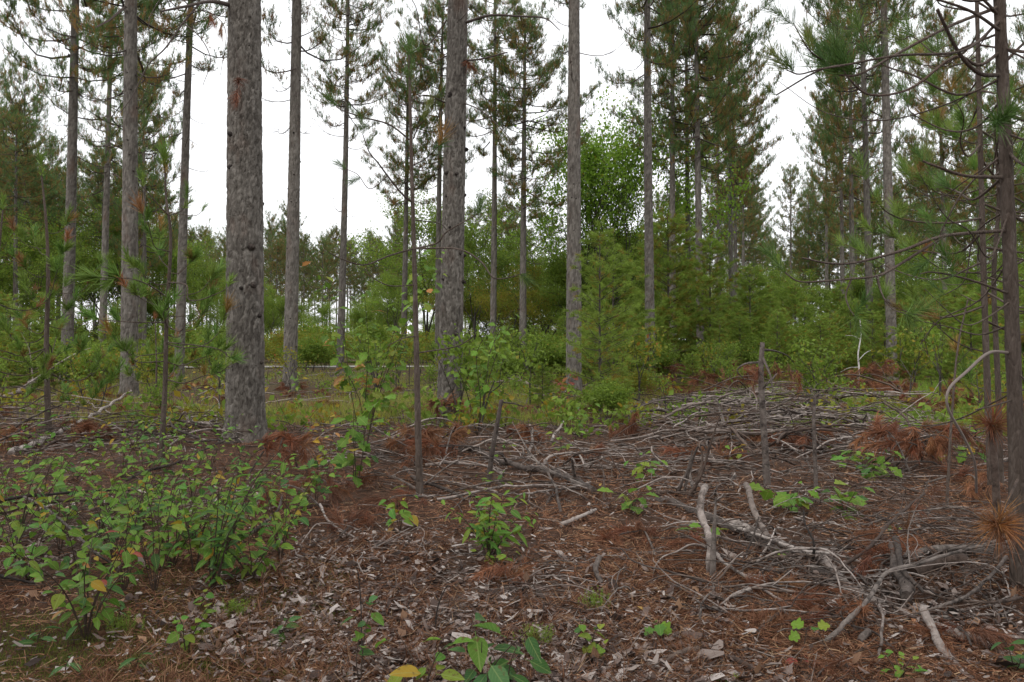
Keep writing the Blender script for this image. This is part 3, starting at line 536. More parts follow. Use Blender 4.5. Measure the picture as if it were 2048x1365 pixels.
# a bare pale stem standing by itself on the right
b0 = onground(GP(1714, 786)); t = thing('birch_sapling', 'thin white bare stem standing upright behind the brush heap', 'sapling', b0)
P = spline(np.array([PX(x, y, b0[1]) for x, y in ((1714, 790), (1718, 740), (1716, 710), (1722, 670), (1720, 640))]) - b0, 16); mb = MB(); tube(mb, P, np.linspace(.033, .014, 16), 6); part('stem', mb.build('stem', [M_BIRCH], True), t)
for a_, c_ in (((1722, 680), (1690, 672)), ((1718, 720), (1745, 700)), ((1717, 735), (1680, 745))):
    mb = MB(); p0, p1 = PX(*a_, b0[1]) - b0, PX(*c_, b0[1] + .3) - b0; tube(mb, spline([p0, (p0 + p1) / 2 + np.array([0, 0, .06]), p1], 6), np.linspace(.012, .005, 6), 4); part('twig', mb.build('twig', [M_BIRCH]), t)
# ------------------------------------------------------------------ needle clusters of the near pines (shared meshes)
def cluster(name, n, L, w_, shoot, cone, droop, seed):
    r_ = np.random.default_rng(seed); a = r_.uniform(0, 6.283, n); th = r_.uniform(*cone, n); u = r_.uniform(0, 1, n)
    th = th * (1 - .55 * u); d = np.stack([np.sin(th) * np.cos(a), np.cos(th), np.sin(th) * np.sin(a)], -1); ln = (L * r_.uniform(.45, 1.2, n))[:, None]
    b = np.stack([np.zeros(n), shoot * u, np.zeros(n)], -1) + r_.normal(size=(n, 3)) * .003
    s = unit(np.cross(d, r_.normal(size=(n, 3)))) * w_ / 2; g = np.array([0, 0, -1.]) * droop * ln
    m = b + d * ln * .55 + g * .25; e = b + d * ln + g
    V = np.stack([b - s, b + s, m + s * .9, m - s * .9, e], 1).reshape(-1, 3); o = (np.arange(n) * 5)[:, None]
    mb = MB(); mb.add(V, o + np.array([[0, 1, 2, 3]])); mb.F.append((o + np.array([[3, 2, 4]]), 0)); return mb.build(name, [M_ONEED])
NC = [cluster('needle_cluster', 120, .15, .0026, .13, (.5, 1.25), .04, 1), cluster('needle_cluster', 100, .16, .0026, .10, (.45, 1.1), .10, 2), cluster('needle_cluster', 130, .14, .0026, .17, (.5, 1.3), .02, 3)]
ND = [cluster('needle_cluster', 80, .15, .0026, .12, (.35, 1.5), .30, 4), cluster('needle_cluster', 95, .16, .0026, .16, (.3, 1.3), .45, 5), cluster('needle_cluster', 75, .13, .0026, .08, (.5, 1.9), .15, 6)]
NW = [cluster('needle_cluster', 70, .15, .0062, .13, (.4, 1.2), .05, 11), cluster('needle_cluster', 64, .16, .0062, .10, (.35, 1.1), .10, 12), cluster('needle_cluster', 74, .14, .0062, .17, (.4, 1.3), .02, 13)]
NDW = [cluster('needle_cluster', 90, .15, .0048, .12, (.35, 1.5), .30, 14), cluster('needle_cluster', 100, .16, .0048, .16, (.3, 1.3), .45, 15), cluster('needle_cluster', 80, .13, .0048, .08, (.5, 1.9), .15, 16)]
GREEN = [(6, (.085, .16, .036)), (4, (.11, .195, .04)), (1, (.17, .21, .05)), (.5, (.26, .16, .05))]
OLIVE = [(5, (.14, .24, .045)), (4, (.19, .28, .05)), (1.2, (.28, .18, .05)), (.6, (.30, .14, .06))]
RUST = [(5, (.20, .080, .042)), (3, (.26, .115, .058)), (2, (.15, .062, .036)), (1, (.32, .16, .075))]
NS = [cluster('needle_cluster', 46, .17, .0026, .05, (.1, 1.25), .10, 21), cluster('needle_cluster', 40, .16, .0026, .04, (.1, 1.4), .16, 22)]
FARN = [False]
def addcl(par, p, d, s, pal, dead=False, star=False):
    d = np.asarray(d, float); nr = rdirs(1)[0] if not dead else np.array([0, 0, 1.]) + rng.normal(size=3) * .2
    far = math.hypot(*par.matrix_world.translation[:2]) if False else FARN[0]
    link('needle_cluster', random.choice(NS if star else (NDW if far else ND) if dead else (NW if far else NC)), par, basis([float(c) for c in p], d, nr, s * random.uniform(.75, 1.2), s * random.uniform(.45, 1.1) if dead and not star else None), pick(pal))
def young_pine(name, label, trunk_px, r, branches, mat=M_YOUNG, auto=(), topcl=None, cat='young pine', pal=GREEN, cl=1.0, H0=None):
    d0 = trunk_px[0][2]; FARN[0] = d0 > 8.9; base = onground(PX(*trunk_px[0])); t = thing(name, label, cat, base)
    P = spline(np.array([PX(*p) for p in trunk_px]) - base, 40); P[0] = (P[0][0], P[0][1], -.08)
    mb = MB(); tube(mb, P, np.linspace(r[0], r[1], 40) * (1 + .06 * np.sin(np.arange(40) * 2.1)), 10); part('trunk', mb.build('trunk', [mat], True), t)
    def br(Q, r0, r1, clusters, mat=mat):
        Q = spline(Q, max(10, len(Q) * 4)); m = MB(); tube(m, Q, np.linspace(r0, r1, len(Q)), 6); b = part('branch', m.build('branch', [mat], True), t)
        for (u, dv, s) in clusters:
            i = min(int(u * (len(Q) - 1)), len(Q) - 2); tg = unit(Q[i + 1] - Q[i]); addcl(b, Q[i] if u < 1 else Q[-1], tg * .6 + np.asarray(dv), s, pal)
        return b
    for pts, r0, r1, cls, *mm in branches: br(np.array([PX(*p) for p in pts]) - base, r0, r1, cls, mm[0] if mm else mat)
    for (z0, z1, n, L, s, up, ncl) in auto:
        for k in range(n):
            z = z0 + (z1 - z0) * (k + random.random() * .7) / n; i = int(np.argmin(abs(P[:, 2] - z))); p = P[i]; az = k * 2.4 + random.uniform(-.9, .9); l = L * random.uniform(.45, 1.25)
            c, s_ = math.cos(az), math.sin(az); Q = [p + np.array([c * l * u + random.uniform(-.05, .05) * l, s_ * l * u + random.uniform(-.05, .05) * l, l * (up * u + random.uniform(.1, .5) * u * u * (up + .2) - .2 * math.sin(u * 3) + random.uniform(-.06, .06))]) for u in (0, .3, .6, .85, 1)]; Q[0] = p
            b = br(np.array(Q), (.004 + .006 * l) if ncl else (.002 + .003 * l), .003 if ncl else .0018, ([(1, (0, 0, .5), s)] if ncl else []) + [(random.uniform(.55, .95), (random.uniform(-.8, .8), random.uniform(-.8, .8), .7), s * .9) for _ in range(ncl)])
    if topcl:
        for q, s in topcl: addcl(t, P[min(39, int(q * 39))], (0, 0, 1), s * cl, pal)
    return t, base
U = (0, 0, .8)
# thin bare sapling in front of the centre pine
young_pine('young_red_pine', 'thin bare pine sapling standing before the broad centre pine', [(840, 992, 7.6), (836, 850, 7.6), (833, 700, 7.6), (828, 500, 7.6), (822, 300, 7.6), (818, 110, 7.6)], (.036, .012), [
  ([(826, 498, 7.6), (778, 512, 7.4), (730, 530, 7.2), (687, 520, 7.1), (657, 505, 7.0)], .010, .004, []),
  ([(826, 498, 7.6), (914, 498, 7.3), (961, 523, 7.2), (987, 556, 7.1), (1020, 555, 7.1), (1042, 548, 7.1)], .010, .004, [(1, (.2, 0, -.9), 1.05), (.96, (.2, 0, -.8), .9)]),
  ([(826, 498, 7.6), (873, 487, 7.5), (892, 465, 7.4), (935, 440, 7.2), (956, 428, 7.1)], .009, .004, [(1, U, 1.0), (.9, U, .8)]),
  ([(826, 406, 7.6), (804, 388, 7.5), (775, 352, 7.4), (756, 326, 7.3), (738, 304, 7.2), (725, 268, 7.2)], .011, .004, [(1, U, .9), (.85, (.5, 0, .8), .8), (.7, (-.8, 0, .4), .7)]),
  ([(775, 352, 7.4), (740, 378, 7.3), (716, 350, 7.3), (692, 338, 7.3)], .005, .003, [(1, (-.6, 0, .6), .7), (.6, (0, 0, -.6), .7)]),
  ([(822, 282, 7.6), (778, 249, 7.5), (723, 234, 7.4), (683, 220, 7.3), (672, 212, 7.3)], .009, .004, [(1, (-.5, 0, .7), .95), (.6, U, .6)]),
  ([(826, 278, 7.6), (836, 255, 7.5), (848, 240, 7.4)], .007, .004, [(1, U, .9)]),
  ([(827, 330, 7.6), (850, 318, 7.4), (878, 292, 7.1)], .007, .004, [(1, U, 1.15), (.9, (.5, -.4, .3), 1.0)]),
  ([(831, 673, 7.6), (807, 677, 7.4), (774, 692, 7.3)], .007, .003, []), ([(837, 706, 7.6), (906, 695, 7.3), (935, 682, 7.2), (954, 666, 7.1)], .008, .003, []),
  ([(829, 570, 7.6), (780, 572, 7.3), (745, 555, 7.1), (728, 536, 7.1)], .007, .003, []), ([(826, 440, 7.6), (880, 448, 7.9), (900, 470, 8.0)], .006, .003, []),
 ], topcl=[(1, 1.15), (.97, 1.05), (.94, .95)])
# young pine left of the thickest trunk
young_pine('young_red_pine', 'young pine with bottle-brush top left of the thickest trunk', [(322, 925, 9.8), (330, 780, 9.8), (333, 640, 9.8), (341, 480, 9.8), (332, 400, 9.8), (328, 318, 9.8)], (.034, .009), [
  ([(337, 432, 9.8), (312, 405, 9.6), (286, 375, 9.5), (280, 360, 9.5)], .008, .004, [(1, U, .95), (.7, (.3, 0, .9), .7)]), ([(337, 432, 9.8), (365, 420, 9.6), (372, 400, 9.5)], .007, .004, [(1, U, .85), (.6, (.5, 0, .5), .8)]),
  ([(338, 425, 9.8), (385, 432, 9.7), (402, 425, 9.6)], .006, .003, [(1, (.2, 0, .8), .8)]), ([(334, 595, 9.8), (300, 572, 9.4), (262, 558, 9.0), (205, 556, 8.7)], .010, .004, [(1, (-.5, 0, .1), 1.3), (.92, (-.3, 0, -.7), 1.2), (.85, (0, 0, .6), 1.1)]),
  ([(336, 565, 9.8), (372, 570, 9.5), (376, 598, 9.4), (400, 600, 9.3), (440, 585, 9.2), (455, 575, 9.2)], .010, .004, [(1, U, .9), (.7, U, .8)]),
  ([(332, 645, 9.8), (270, 645, 9.3), (200, 640, 9.0)], .009, .004, [(1, (-.4, 0, .4), 1.1), (.8, U, 1.0)]), ([(332, 685, 9.8), (400, 692, 9.4), (440, 700, 9.2), (458, 715, 9.2)], .009, .004, [(1, (.3, 0, .3), 1.0), (.75, U, .9), (.6, U, .9)]),
 ], auto=[(1.0, 1.75, 9, .8, 1.0, .25, 4), (1.75, 2.6, 8, .7, 1.0, .35, 4)], topcl=[(1, 1.15), (.98, 1.1), (.955, 1.0), (.93, .9)], pal=OLIVE)
young_pine('young_red_pine', 'bushy young pine with drooping green boughs at the left edge', [(97, 850, 13), (93, 700, 13), (96, 560, 13), (92, 450, 13), (80, 330, 13)], (.05, .012), [], auto=[(.5, 1.9, 15, 1.2, 1.15, .12, 5), (1.9, 3.4, 9, .8, 1.1, .4, 4)], topcl=[(1, 1.2), (.96, 1.1)], pal=OLIVE)
young_pine('young_red_pine', 'green young pine partly out of the picture at left', [(-20, 800, 12.2), (-12, 600, 12.2), (5, 420, 12.2)], (.045, .012), [], auto=[(.6, 2.6, 11, 1.1, 1.1, .2, 5)], topcl=[(1, 1.2)], pal=OLIVE)
young_pine('young_red_pine', 'small slim young pine between straight left pine and bottle-brush pine', [(312, 800, 18), (313, 720, 18), (310, 640, 18)], (.025, .01), [], auto=[(.2, 1.4, 12, .7, 1.1, .25, 4)], topcl=[(1, 1.1)], pal=OLIVE)
# dark pine at the right edge
D = 4.75
young_pine('young_red_pine', 'dark slender pine close by at the right edge with long curved branches', [(2036, 1180, D), (2032, 900, D), (2024, 640, D), (2016, 400, D), (2008, 180, D), (2001, 0, D), (1992, -260, D), (1988, -480, D)], (.047, .027), [
  ([(2002, 12, D), (1900, 52, 4.6), (1790, 110, 4.4), (1720, 148, 4.3), (1680, 150, 4.3)], .012, .005, [(1, (-.4, 0, .8), 1.0), (.9, U, 1.1), (.82, U, 1.0), (.86, (.3, .3, .4), 1.0)]),
  ([(2006, 100, D), (1960, 130, 4.7), (1910, 113, 4.6), (1824, 176, 4.5), (1744, 190, 4.4), (1700, 158, 4.3), (1680, 122, 4.3)], .011, .004, [(1, U, 1.1), (.93, U, .9)]),
  ([(2002, 40, D), (1930, 100, 4.4), (1800, 110, 4.2), (1700, 128, 4.1), (1640, 140, 4.05), (1553, 190, 4.0)], .009, .004, [(1, (-.3, 0, .9), .5), (.75, U, .8)]),
  ([(1690, 130, 4.1), (1640, 138, 4.0), (1600, 148, 4.0), (1575, 140, 4.0)], .006, .003, [(1, (-.3, 0, .8), .9), (.8, U, .7)]), ([(1660, 128, 4.1), (1620, 100, 4.0), (1590, 50, 4.0)], .005, .003, [(1, (-.8, 0, .3), .7), (.5, U, .8)]),
  ([(2000, 150, D), (1960, 146, 4.6), (1920, 106, 4.5), (1876, 18, 4.4)], .013, .010, []),
  ([(2010, 220, D), (2000, 238, 4.3), (1996, 250, 4.1)], .009, .005, [(1, (0, -.6, .3), 1.1), (1, (-.3, -.5, .2), 1.1), (.9, (.3, -.4, .5), 1.0)]),
  ([(2012, 355, D), (1934, 352, 4.6), (1880, 335, 4.5), (1846, 322, 4.5)], .011, .006, [(1, U, .6)]),
  ([(2020, 461, D), (1890, 472, 4.6), (1806, 501, 4.4), (1714, 525, 4.3), (1660, 527, 4.2), (1604, 516, 4.2)], .012, .004, []),
  ([(1890, 472, 4.6), (1790, 535, 4.4), (1755, 552, 4.3), (1703, 558, 4.2), (1641, 563, 4.2), (1597, 563, 4.2), (1570, 545, 4.2)], .008, .004, [(1, (-.5, 0, .8), .8)]),
  ([(1703, 558, 4.2), (1692, 590, 4.2), (1698, 615, 4.15), (1709, 632, 4.1)], .005, .003, [(1, U, .75), (1, (.2, 0, -.9), .7)]), ([(1755, 552, 4.3), (1765, 590, 4.2), (1785, 618, 4.15), (1812, 628, 4.1)], .005, .003, [(1, (.7, 0, .6), .85), (.95, (.3, 0, -.8), .75)]),
  ([(2024, 590, D), (1940, 560, 4.6), (1870, 545, 4.5), (1840, 548, 4.4)], .008, .003, [(.5, (0, -.3, .5), 1.0)]),
  ([(2018, 706, D), (1978, 706, 4.6), (1934, 743, 4.5), (1897, 780, 4.4), (1897, 820, 4.4), (1927, 875, 4.5), (1949, 926, 4.6), (1952, 985, 4.8)], .0095, .007, [], M_DROOP),
  ([(2016, 300, D), (1930, 380, 4.9), (1880, 470, 5.0), (1860, 520, 5.0)], .007, .003, [(1, (0, 0, .4), .9), (.7, U, .8)]), ([(2014, 420, D), (1950, 470, 5.1), (1930, 560, 5.2), (1890, 590, 5.3)], .006, .003, [(1, U, .8)]),
  ([(2020, 520, D), (1960, 600, 5.0), (1880, 640, 5.2), (1840, 690, 5.3)], .006, .003, [(.7, U, .8)]), ([(2022, 650, D), (1960, 670, 5.2), (1900, 655, 5.4), (1830, 640, 5.5)], .006, .003, []),
  ([(2010, 190, D), (1960, 250, 5.0), (1900, 262, 5.2), (1830, 230, 5.3), (1815, 210, 5.3)], .008, .003, [(1, (-.2, 0, .8), .8)]), ([(2006, 130, D), (2045, 90, 4.8), (2080, 60, 4.8)], .01, .006, [(1, U, 1), (.6, U, 1)]), ([(2012, 300, D), (2050, 330, 4.6), (2090, 320, 4.5)], .01, .006, [(1, U, 1.1), (.5, U, 1)]),
  ([(2000, 30, D), (1950, -20, 4.6), (1900, -60, 4.5)], .01, .005, [(1, U, 1)]), ([(2001, 60, D), (1940, 20, 4.3), (1850, -10, 4.2)], .01, .005, [(1, U, 1)]), ([(2026, 800, D), (1985, 812, 4.6), (1950, 820, 4.5)], .006, .003, []),
 ], auto=[(2.2, 3.7, 8, 1.0, .9, .2, 3), (.9, 3.7, 16, 1.1, .6, -.02, 0)])
for lab, tp, r, au in (('thin dark leaning pine stem left of the right-edge pine', [(1982, 985, 7.6), (1974, 760, 7.6), (1966, 480, 7.6), (1960, 200, 7.6), (1955, -20, 7.6)], (.034, .018), [(1.6, 4.9, 22, 1.2, 1.05, .15, 4)]), ('dark crooked pine stem squeezed beside the right-edge pine', [(2000, 960, 8.2), (1996, 780, 8.2), (1988, 560, 8.2), (1998, 400, 8.2), (1990, 250, 8.2)], (.033, .016), [(1.8, 3.8, 16, 1.1, 1.05, .2, 4)]),
                       ('broader young pine behind the right-edge pine', [(2075, 900, 9.5), (2070, 500, 9.5), (2062, 120, 9.5)], (.05, .02), [(.8, 4.8, 22, 1.5, 1.15, .15, 5)])):
    young_pine('young_red_pine', lab, tp, r, [], auto=au, pal=OLIVE)
young_pine('young_red_pine', 'thin dark sapling stem before the grass on the right', [(1893, 1000, 7.4), (1902, 850, 7.4), (1915, 700, 7.4), (1936, 600, 7.4)], (.014, .006), [([(1906, 800, 7.4), (1880, 740, 7.3), (1868, 690, 7.2)], .004, .002, []), ([(1912, 730, 7.4), (1950, 690, 7.3)], .004, .002, [])])
FARN[0] = True
# dead boughs of the big pines
def hang(tree, base, pts, r0, r1, cls=()):
    b = np.array(base); Q = spline(np.array([PX(*p) for p in pts]) - b, 24); m = MB(); tube(m, Q, np.linspace(r0, r1, 24), 6); o = part('dead_branch', m.build('dead_branch', [M_TWIG], True), tree)
    for u, dv, s in cls: addcl(o, Q[min(23, int(u * 23))], dv, s, RUST, True)
for pts, r0, r1, c in (([(462, 10, 11.7), (420, 2, 11.2), (370, 12, 10.8), (320, 22, 10.5)], .035, .012, ()), ([(400, 4, 11), (365, 45, 10.8), (330, 95, 10.6), (295, 130, 10.5), (265, 190, 10.4), (240, 225, 10.3)], .014, .005, ()), ([(365, 45, 10.8), (400, 75, 10.6), (420, 120, 10.5), (405, 170, 10.5)], .009, .004, ()),
                      ([(470, 90, 11.4), (478, 140, 11.3), (474, 175, 11.3)], .006, .003, ((1, (0, -.2, -1), 1.2), (.7, (0, -.3, -1), 1.2))), ([(372, 30, 10.8), (410, 20, 10.7), (450, 60, 10.6), (440, 150, 10.6)], .008, .003, ((.6, (0, 0, -1), 1.0), (.4, (.3, 0, -.8), 1.))), ([(380, 14, 11), (340, -20, 10.8), (300, 30, 10.6), (300, 80, 10.6), (320, 150, 10.7)], .008, .003, ())):
    hang(THICK, THICK.location, pts, r0, r1, c)
for pts, r0, r1, c in (([(930, 45, 15), (980, 30, 14.6), (1040, 32, 14.3), (1090, 36, 14.2), (1120, 60, 14.1)], .028, .008, ()), ([(925, 120, 15), (960, 118, 14.6), (1015, 104, 14.4)], .020, .012, ((.1, (.6, 0, -.6), 1.3), (.15, (.4, 0, -.8), 1.3))), ([(890, 205, 15), (850, 190, 14.6), (800, 210, 14.4), (760, 190, 14.3)], .014, .005, ()),
                       ([(925, 205, 15), (960, 220, 14.6), (1000, 255, 14.4), (1040, 300, 14.2)], .014, .005, ()), ([(893, 40, 15), (850, 90, 14.7), (830, 10, 14.5), (800, -20, 14.4)], .014, .006, ()), ([(895, 110, 15), (850, 130, 14.5), (815, 120, 14.4)], .012, .005, ())):
    hang(CENTRE, CENTRE.location, pts, r0, r1, c)

# ------------------------------------------------------------------ broad leaves (shared meshes) and small plants
def leaf_mesh(name, wf, n, fold=.25, droop=.2, wave=0.0):
    t = np.linspace(0, 1, n); hw_ = wf(t); z0 = -droop * t ** 2; zs = z0 + fold * hw_ + wave * np.sin(t * 14) * hw_
    V = np.stack([np.stack([-hw_, t, zs], -1), np.stack([0 * t, t, z0], -1), np.stack([hw_, t, zs], -1)], 1).reshape(-1, 3)
    i = (np.arange(n - 1) * 3)[:, None]; mb = MB(); mb.add(V, np.concatenate([i + np.array([[0, 1, 4, 3]]), i + np.array([[1, 2, 5, 4]])]))
    st = np.linspace(-.22, 0, 3); tube(mb, np.stack([0 * st, st, -.02 + 0 * st], -1), .014, 3, 0, .5, False); return mb.build(name, [M_OLEAF], True)
oval = lambda t: .27 * np.sin(np.pi * np.clip(t, 0, 1) ** .8) ** .9 + .002
lanc = lambda t: .17 * np.sin(np.pi * t ** .85) ** .95 + .002
rnd_ = lambda t: .40 * np.sin(np.pi * t ** .7) ** .75 + .002
oak = lambda t: (.34 * np.sin(np.pi * t ** 1.25) ** .8) * (.62 + .55 * np.abs(np.sin(t * 10.5 + .6))) + .012
mapl = lambda t: (.52 * np.sin(np.pi * t ** .75) ** .8) * (.55 + .6 * np.abs(np.sin(t * 7.6 + .9))) + .012
LV = {'oval': [leaf_mesh('leaf', oval, 7, .3, .22), leaf_mesh('leaf', oval, 7, .15, .4), leaf_mesh('leaf', oval, 7, .5, .12)], 'lance': [leaf_mesh('leaf', lanc, 7, .3, .3), leaf_mesh('leaf', lanc, 7, .5, .15)], 'round': [leaf_mesh('leaf', rnd_, 7, .15, .2), leaf_mesh('leaf', rnd_, 7, .3, .1)],
      'oak': [leaf_mesh('leaf', oak, 16, .2, .25), leaf_mesh('leaf', oak, 16, .1, .4)], 'maple': [leaf_mesh('leaf', mapl, 14, .15, .3), leaf_mesh('leaf', mapl, 14, .3, .15)]}
G1 = (.098, .195, .024); G2 = (.14, .26, .028); G3 = (.055, .135, .032); YG = (.19, .25, .03); YE = (.38, .26, .03); OR = (.42, .20, .07); RE = (.30, .06, .05); BR = (.22, .11, .05)
PG = [(6, G1), (5, G2), (3, G3), (2, YG), (.5, YE)]; PB = [(4, G2), (3, (.10, .24, .035)), (2, YG), (.4, YE)]; PY = [(3, YG), (3, YE), (1, OR), (2, G2)]; PM = [(6, G1), (2, YG), (3, G2), (2, G3), (.6, YE), (.35, OR), (.12, RE)]; PT = [(4, G3), (3, (.07, .17, .055))]; PA = [(3, RE), (3, (.33, .12, .04)), (1, BR)]
def plant(label, px, py, hpx, spr, ns, nl, leaf, L, pal, name='seedling', cat='seedling', group=None, lean=0.0, start=.25, r=.0035, pts=None, d=None):
    d = d or GD(py); base = onground([(px - 1024) / F * d, d, 0]); t = thing(name, label, cat, base, 0, group); H = hpx * d / F; S = spr * d / F
    for k in range(ns):
        az = k * 2.4 + random.uniform(-.5, .5); out = (S * random.uniform(.35, 1.0) if ns > 1 else S * .25); h = H * random.uniform(.6, 1.0) if k else H
        e = np.array([math.cos(az) * out + lean * H, math.sin(az) * out, h]); Q = spline(np.array([[0, 0, -.02], e * [.2, .2, .35] + rng.normal(size=3) * .01 * H, e * [.55, .55, .72] + rng.normal(size=3) * .03 * H, e]), 12)
        m = MB(); tube(m, Q, np.linspace(r, r * .4, 12), 5); part('stem', m.build('stem', [M_STEM]), t)
        n = max(3, int(nl / ns)); a0 = random.random() * 6
        for j in range(n):
            u = start + (1 - start) * (j + .6) / n; i = min(int(u * 11), 10); p = Q[i] + (Q[i + 1] - Q[i]) * (u * 11 - i); a = a0 + j * 2.4 + random.uniform(-.4, .4)
            o = np.array([math.cos(a), math.sin(a), random.uniform(-.75, .45)]); o /= np.linalg.norm(o); l = L * random.uniform(.5, 1.35) * (.75 + .35 * math.sin(u * 3))
            off = random.uniform(.15, .9) * L if leaf in ('oval', 'oak', 'maple') else .1 * L
            p2 = p + o * off
            link('leaf', random.choice(LV[leaf]), t, basis([float(c) for c in p2], o, (random.uniform(-.7, .7), random.uniform(-.9, .2), 1), l, l * random.uniform(.8, 1.2)), pick(pal))
    return t
# -- left foreground thicket
plant('leggy green shrub with upright narrow leaves in front of the thickest pine', 425, 1190, 300, 110, 9, 170, 'lance', .078, [(4, G3), (4, G1), (2, G2), (.4, YE)], 'leafy_shrub', 'shrub', None, .22, .1, .005)
plant('bushy green shrub in the middle of the left thicket', 345, 1140, 190, 160, 12, 170, 'oval', .066, PG, 'leafy_shrub', 'shrub'); plant('dark-stemmed shrub with orange leaves low on its left side', 172, 1275, 235, 190, 9, 110, 'oval', .068, PM, 'leafy_shrub', 'shrub', None, 0, .22, .0045)
plant('green shrub with wide spread leaves at the right end of the left thicket', 500, 1170, 130, 140, 8, 90, 'oval', .066, PG, 'leafy_shrub', 'shrub')
rl = random.Random(3)
for i, (px, py) in enumerate(((40, 1085), (100, 1010), (60, 950), (150, 965), (210, 1030), (245, 960), (290, 1010), (330, 950), (385, 1000), (420, 945), (450, 1020), (480, 960), (540, 1010), (120, 1110), (230, 1130), (280, 1090), (395, 1085), (60, 1170), (10, 1010), (180, 905), (270, 905), (360, 900), (20, 900), (590, 1050), (310, 1190), (250, 1190), (430, 1130), (-40, 1080), (-60, 1190), (515, 1090), (160, 1170), (120, 1060), (30, 1130), (200, 1080), (330, 1050), (460, 1080), (255, 1050), (80, 1040), (390, 1150), (560, 1130))):
    pal, tone = ((PG, 'green'), (PM, 'green and yellowing'), (PB, 'bright green'))[i % 3]; tall = rl.random() < .5
    plant(f"{'knee-high' if tall else 'low'} {tone} seedling in the thicket before the thickest pine", px, py, (185 if tall else 115) * (py - HY) / 380, 110, 6, 38 if py < 1000 else 44, 'oval', .070, pal, 'seedling', 'seedling', 'seedlings of the left thicket', 0, .2)
for px, py, pal, lab in ((400, 850, PY, 'yellow-leaved sapling left of the thickest trunk'), (455, 800, PY, 'small yellowing sapling close behind the bottle-brush pine'), (300, 940, [(4, G3), (2, G1)], 'dark green upright sapling before the bottle-brush pine'), (150, 880, PM, 'yellow-green seedling in the left brush')):
    plant(lab, px, py, 130, 60, 3, 34, 'oval', .085, pal, 'leafy_sapling', 'sapling', None, 0, .3)
# -- low rosettes and herbs at the bottom
for px, py, L, n, pal, lab, kind in ((562, 1285, .10, 7, PT, 'rosette of narrow green leaves with orange tips on bark litter', 'lance'), (75, 1290, .10, 6, PT, 'small rosette at the mossy left edge', 'lance'), (130, 1345, .10, 6, PT, 'rosette of narrow leaves at the bottom left', 'lance'), (270, 1345, .10, 6, PT, 'upright narrow-leaved rosette on moss at bottom', 'lance'), (235, 1250, .08, 6, PT, 'grey-green rosette beside the dark-stemmed shrub', 'lance'), (400, 1225, .06, 8, PB, 'tiny bright seedling below the left thicket', 'round')):
    plant(lab, px, py, 45, 60, 1, n, kind, L, pal, 'herb_rosette', 'herb', None, 0, .05)
plant('small bright green seedling with round leaves below the left thicket', 375, 1315, 100, 60, 4, 26, 'round', .045, PB)
plant('thin twin-stemmed seedling with one bluish round leaf at the bottom edge', 722, 1385, 190, 50, 2, 12, 'round', .06, PT + [(2, G1)], start=.35); plant('broad glossy-leaved plant at the bottom edge near the middle', 965, 1400, 150, 110, 3, 15, 'oval', .125, PT + [(1, G1)], 'broad_leaved_herb', 'herb', None, 0, .3, .004)
plant('yellow-green broad-leaved plant left of the glossy one at the bottom', 850, 1400, 110, 110, 3, 13, 'oval', .10, PB, 'broad_leaved_herb', 'herb'); plant('pointed green leaves rising beside the glossy bottom plant', 1010, 1410, 120, 60, 2, 7, 'lance', .12, PT, 'broad_leaved_herb', 'herb')
plant('small seedling with yellow-green rounded leaves right of the glossy plant', 1178, 1330, 80, 60, 3, 15, 'round', .05, [(3, YG), (3, G2), (2, G3)]); plant('single maple seedling with bright lobed leaves near the right log', 1607, 1305, 50, 30, 1, 4, 'maple', .075, PB, start=.6); plant('tiny maple seedling on litter left of the crooked log', 1310, 1290, 45, 30, 1, 4, 'maple', .06, PB, start=.6)
plant('tiny seedling with red leaf below the single maple seedling', 1598, 1340, 30, 30, 1, 4, 'oval', .05, [(1, G2), (1, RE)], start=.5); plant('leafy green seedling at the bottom right by the pale log', 1800, 1360, 50, 60, 4, 24, 'oval', .05, PB); plant('dark round-leaved seedling in the bottom right corner', 2030, 1350, 70, 60, 3, 12, 'round', .06, PT)
plant('bright seedling cut by the bottom edge right of the glossy plant', 1440, 1375, 30, 30, 1, 4, 'maple', .06, PB, start=.5)
# -- middle
plant('bright green leafy bush alone on needles at the centre foreground', 978, 1130, 150, 110, 12, 150, 'lance', .085, PB, 'leafy_shrub', 'shrub', None, 0, .25, .004); plant('low leaves at the foot of the bright central bush', 985, 1140, 40, 60, 3, 12, 'oval', .075, PB + [(1.5, OR)])
plant('small drooping-leaved seedling left of the bright central bush', 800, 1065, 95, 50, 3, 20, 'oval', .085, PB + [(1, YE)]); plant('green oak seedling right of the left thicket', 632, 1020, 130, 50, 3, 24, 'oak', .10, [(4, G3), (3, G1)], 'oak_seedling')
plant('oak sapling with green and yellow leaves right of the thickest trunk', 712, 985, 190, 75, 3, 52, 'oak', .12, [(5, G1), (4, G2), (2, G3), (2, YG), (1, YE)], 'oak_sapling', 'sapling', None, 0, .3, .006); plant('yellowing seedling right of the thickest trunk at its foot', 655, 960, 130, 60, 3, 30, 'oval', .075, PY, 'leafy_sapling', 'sapling')
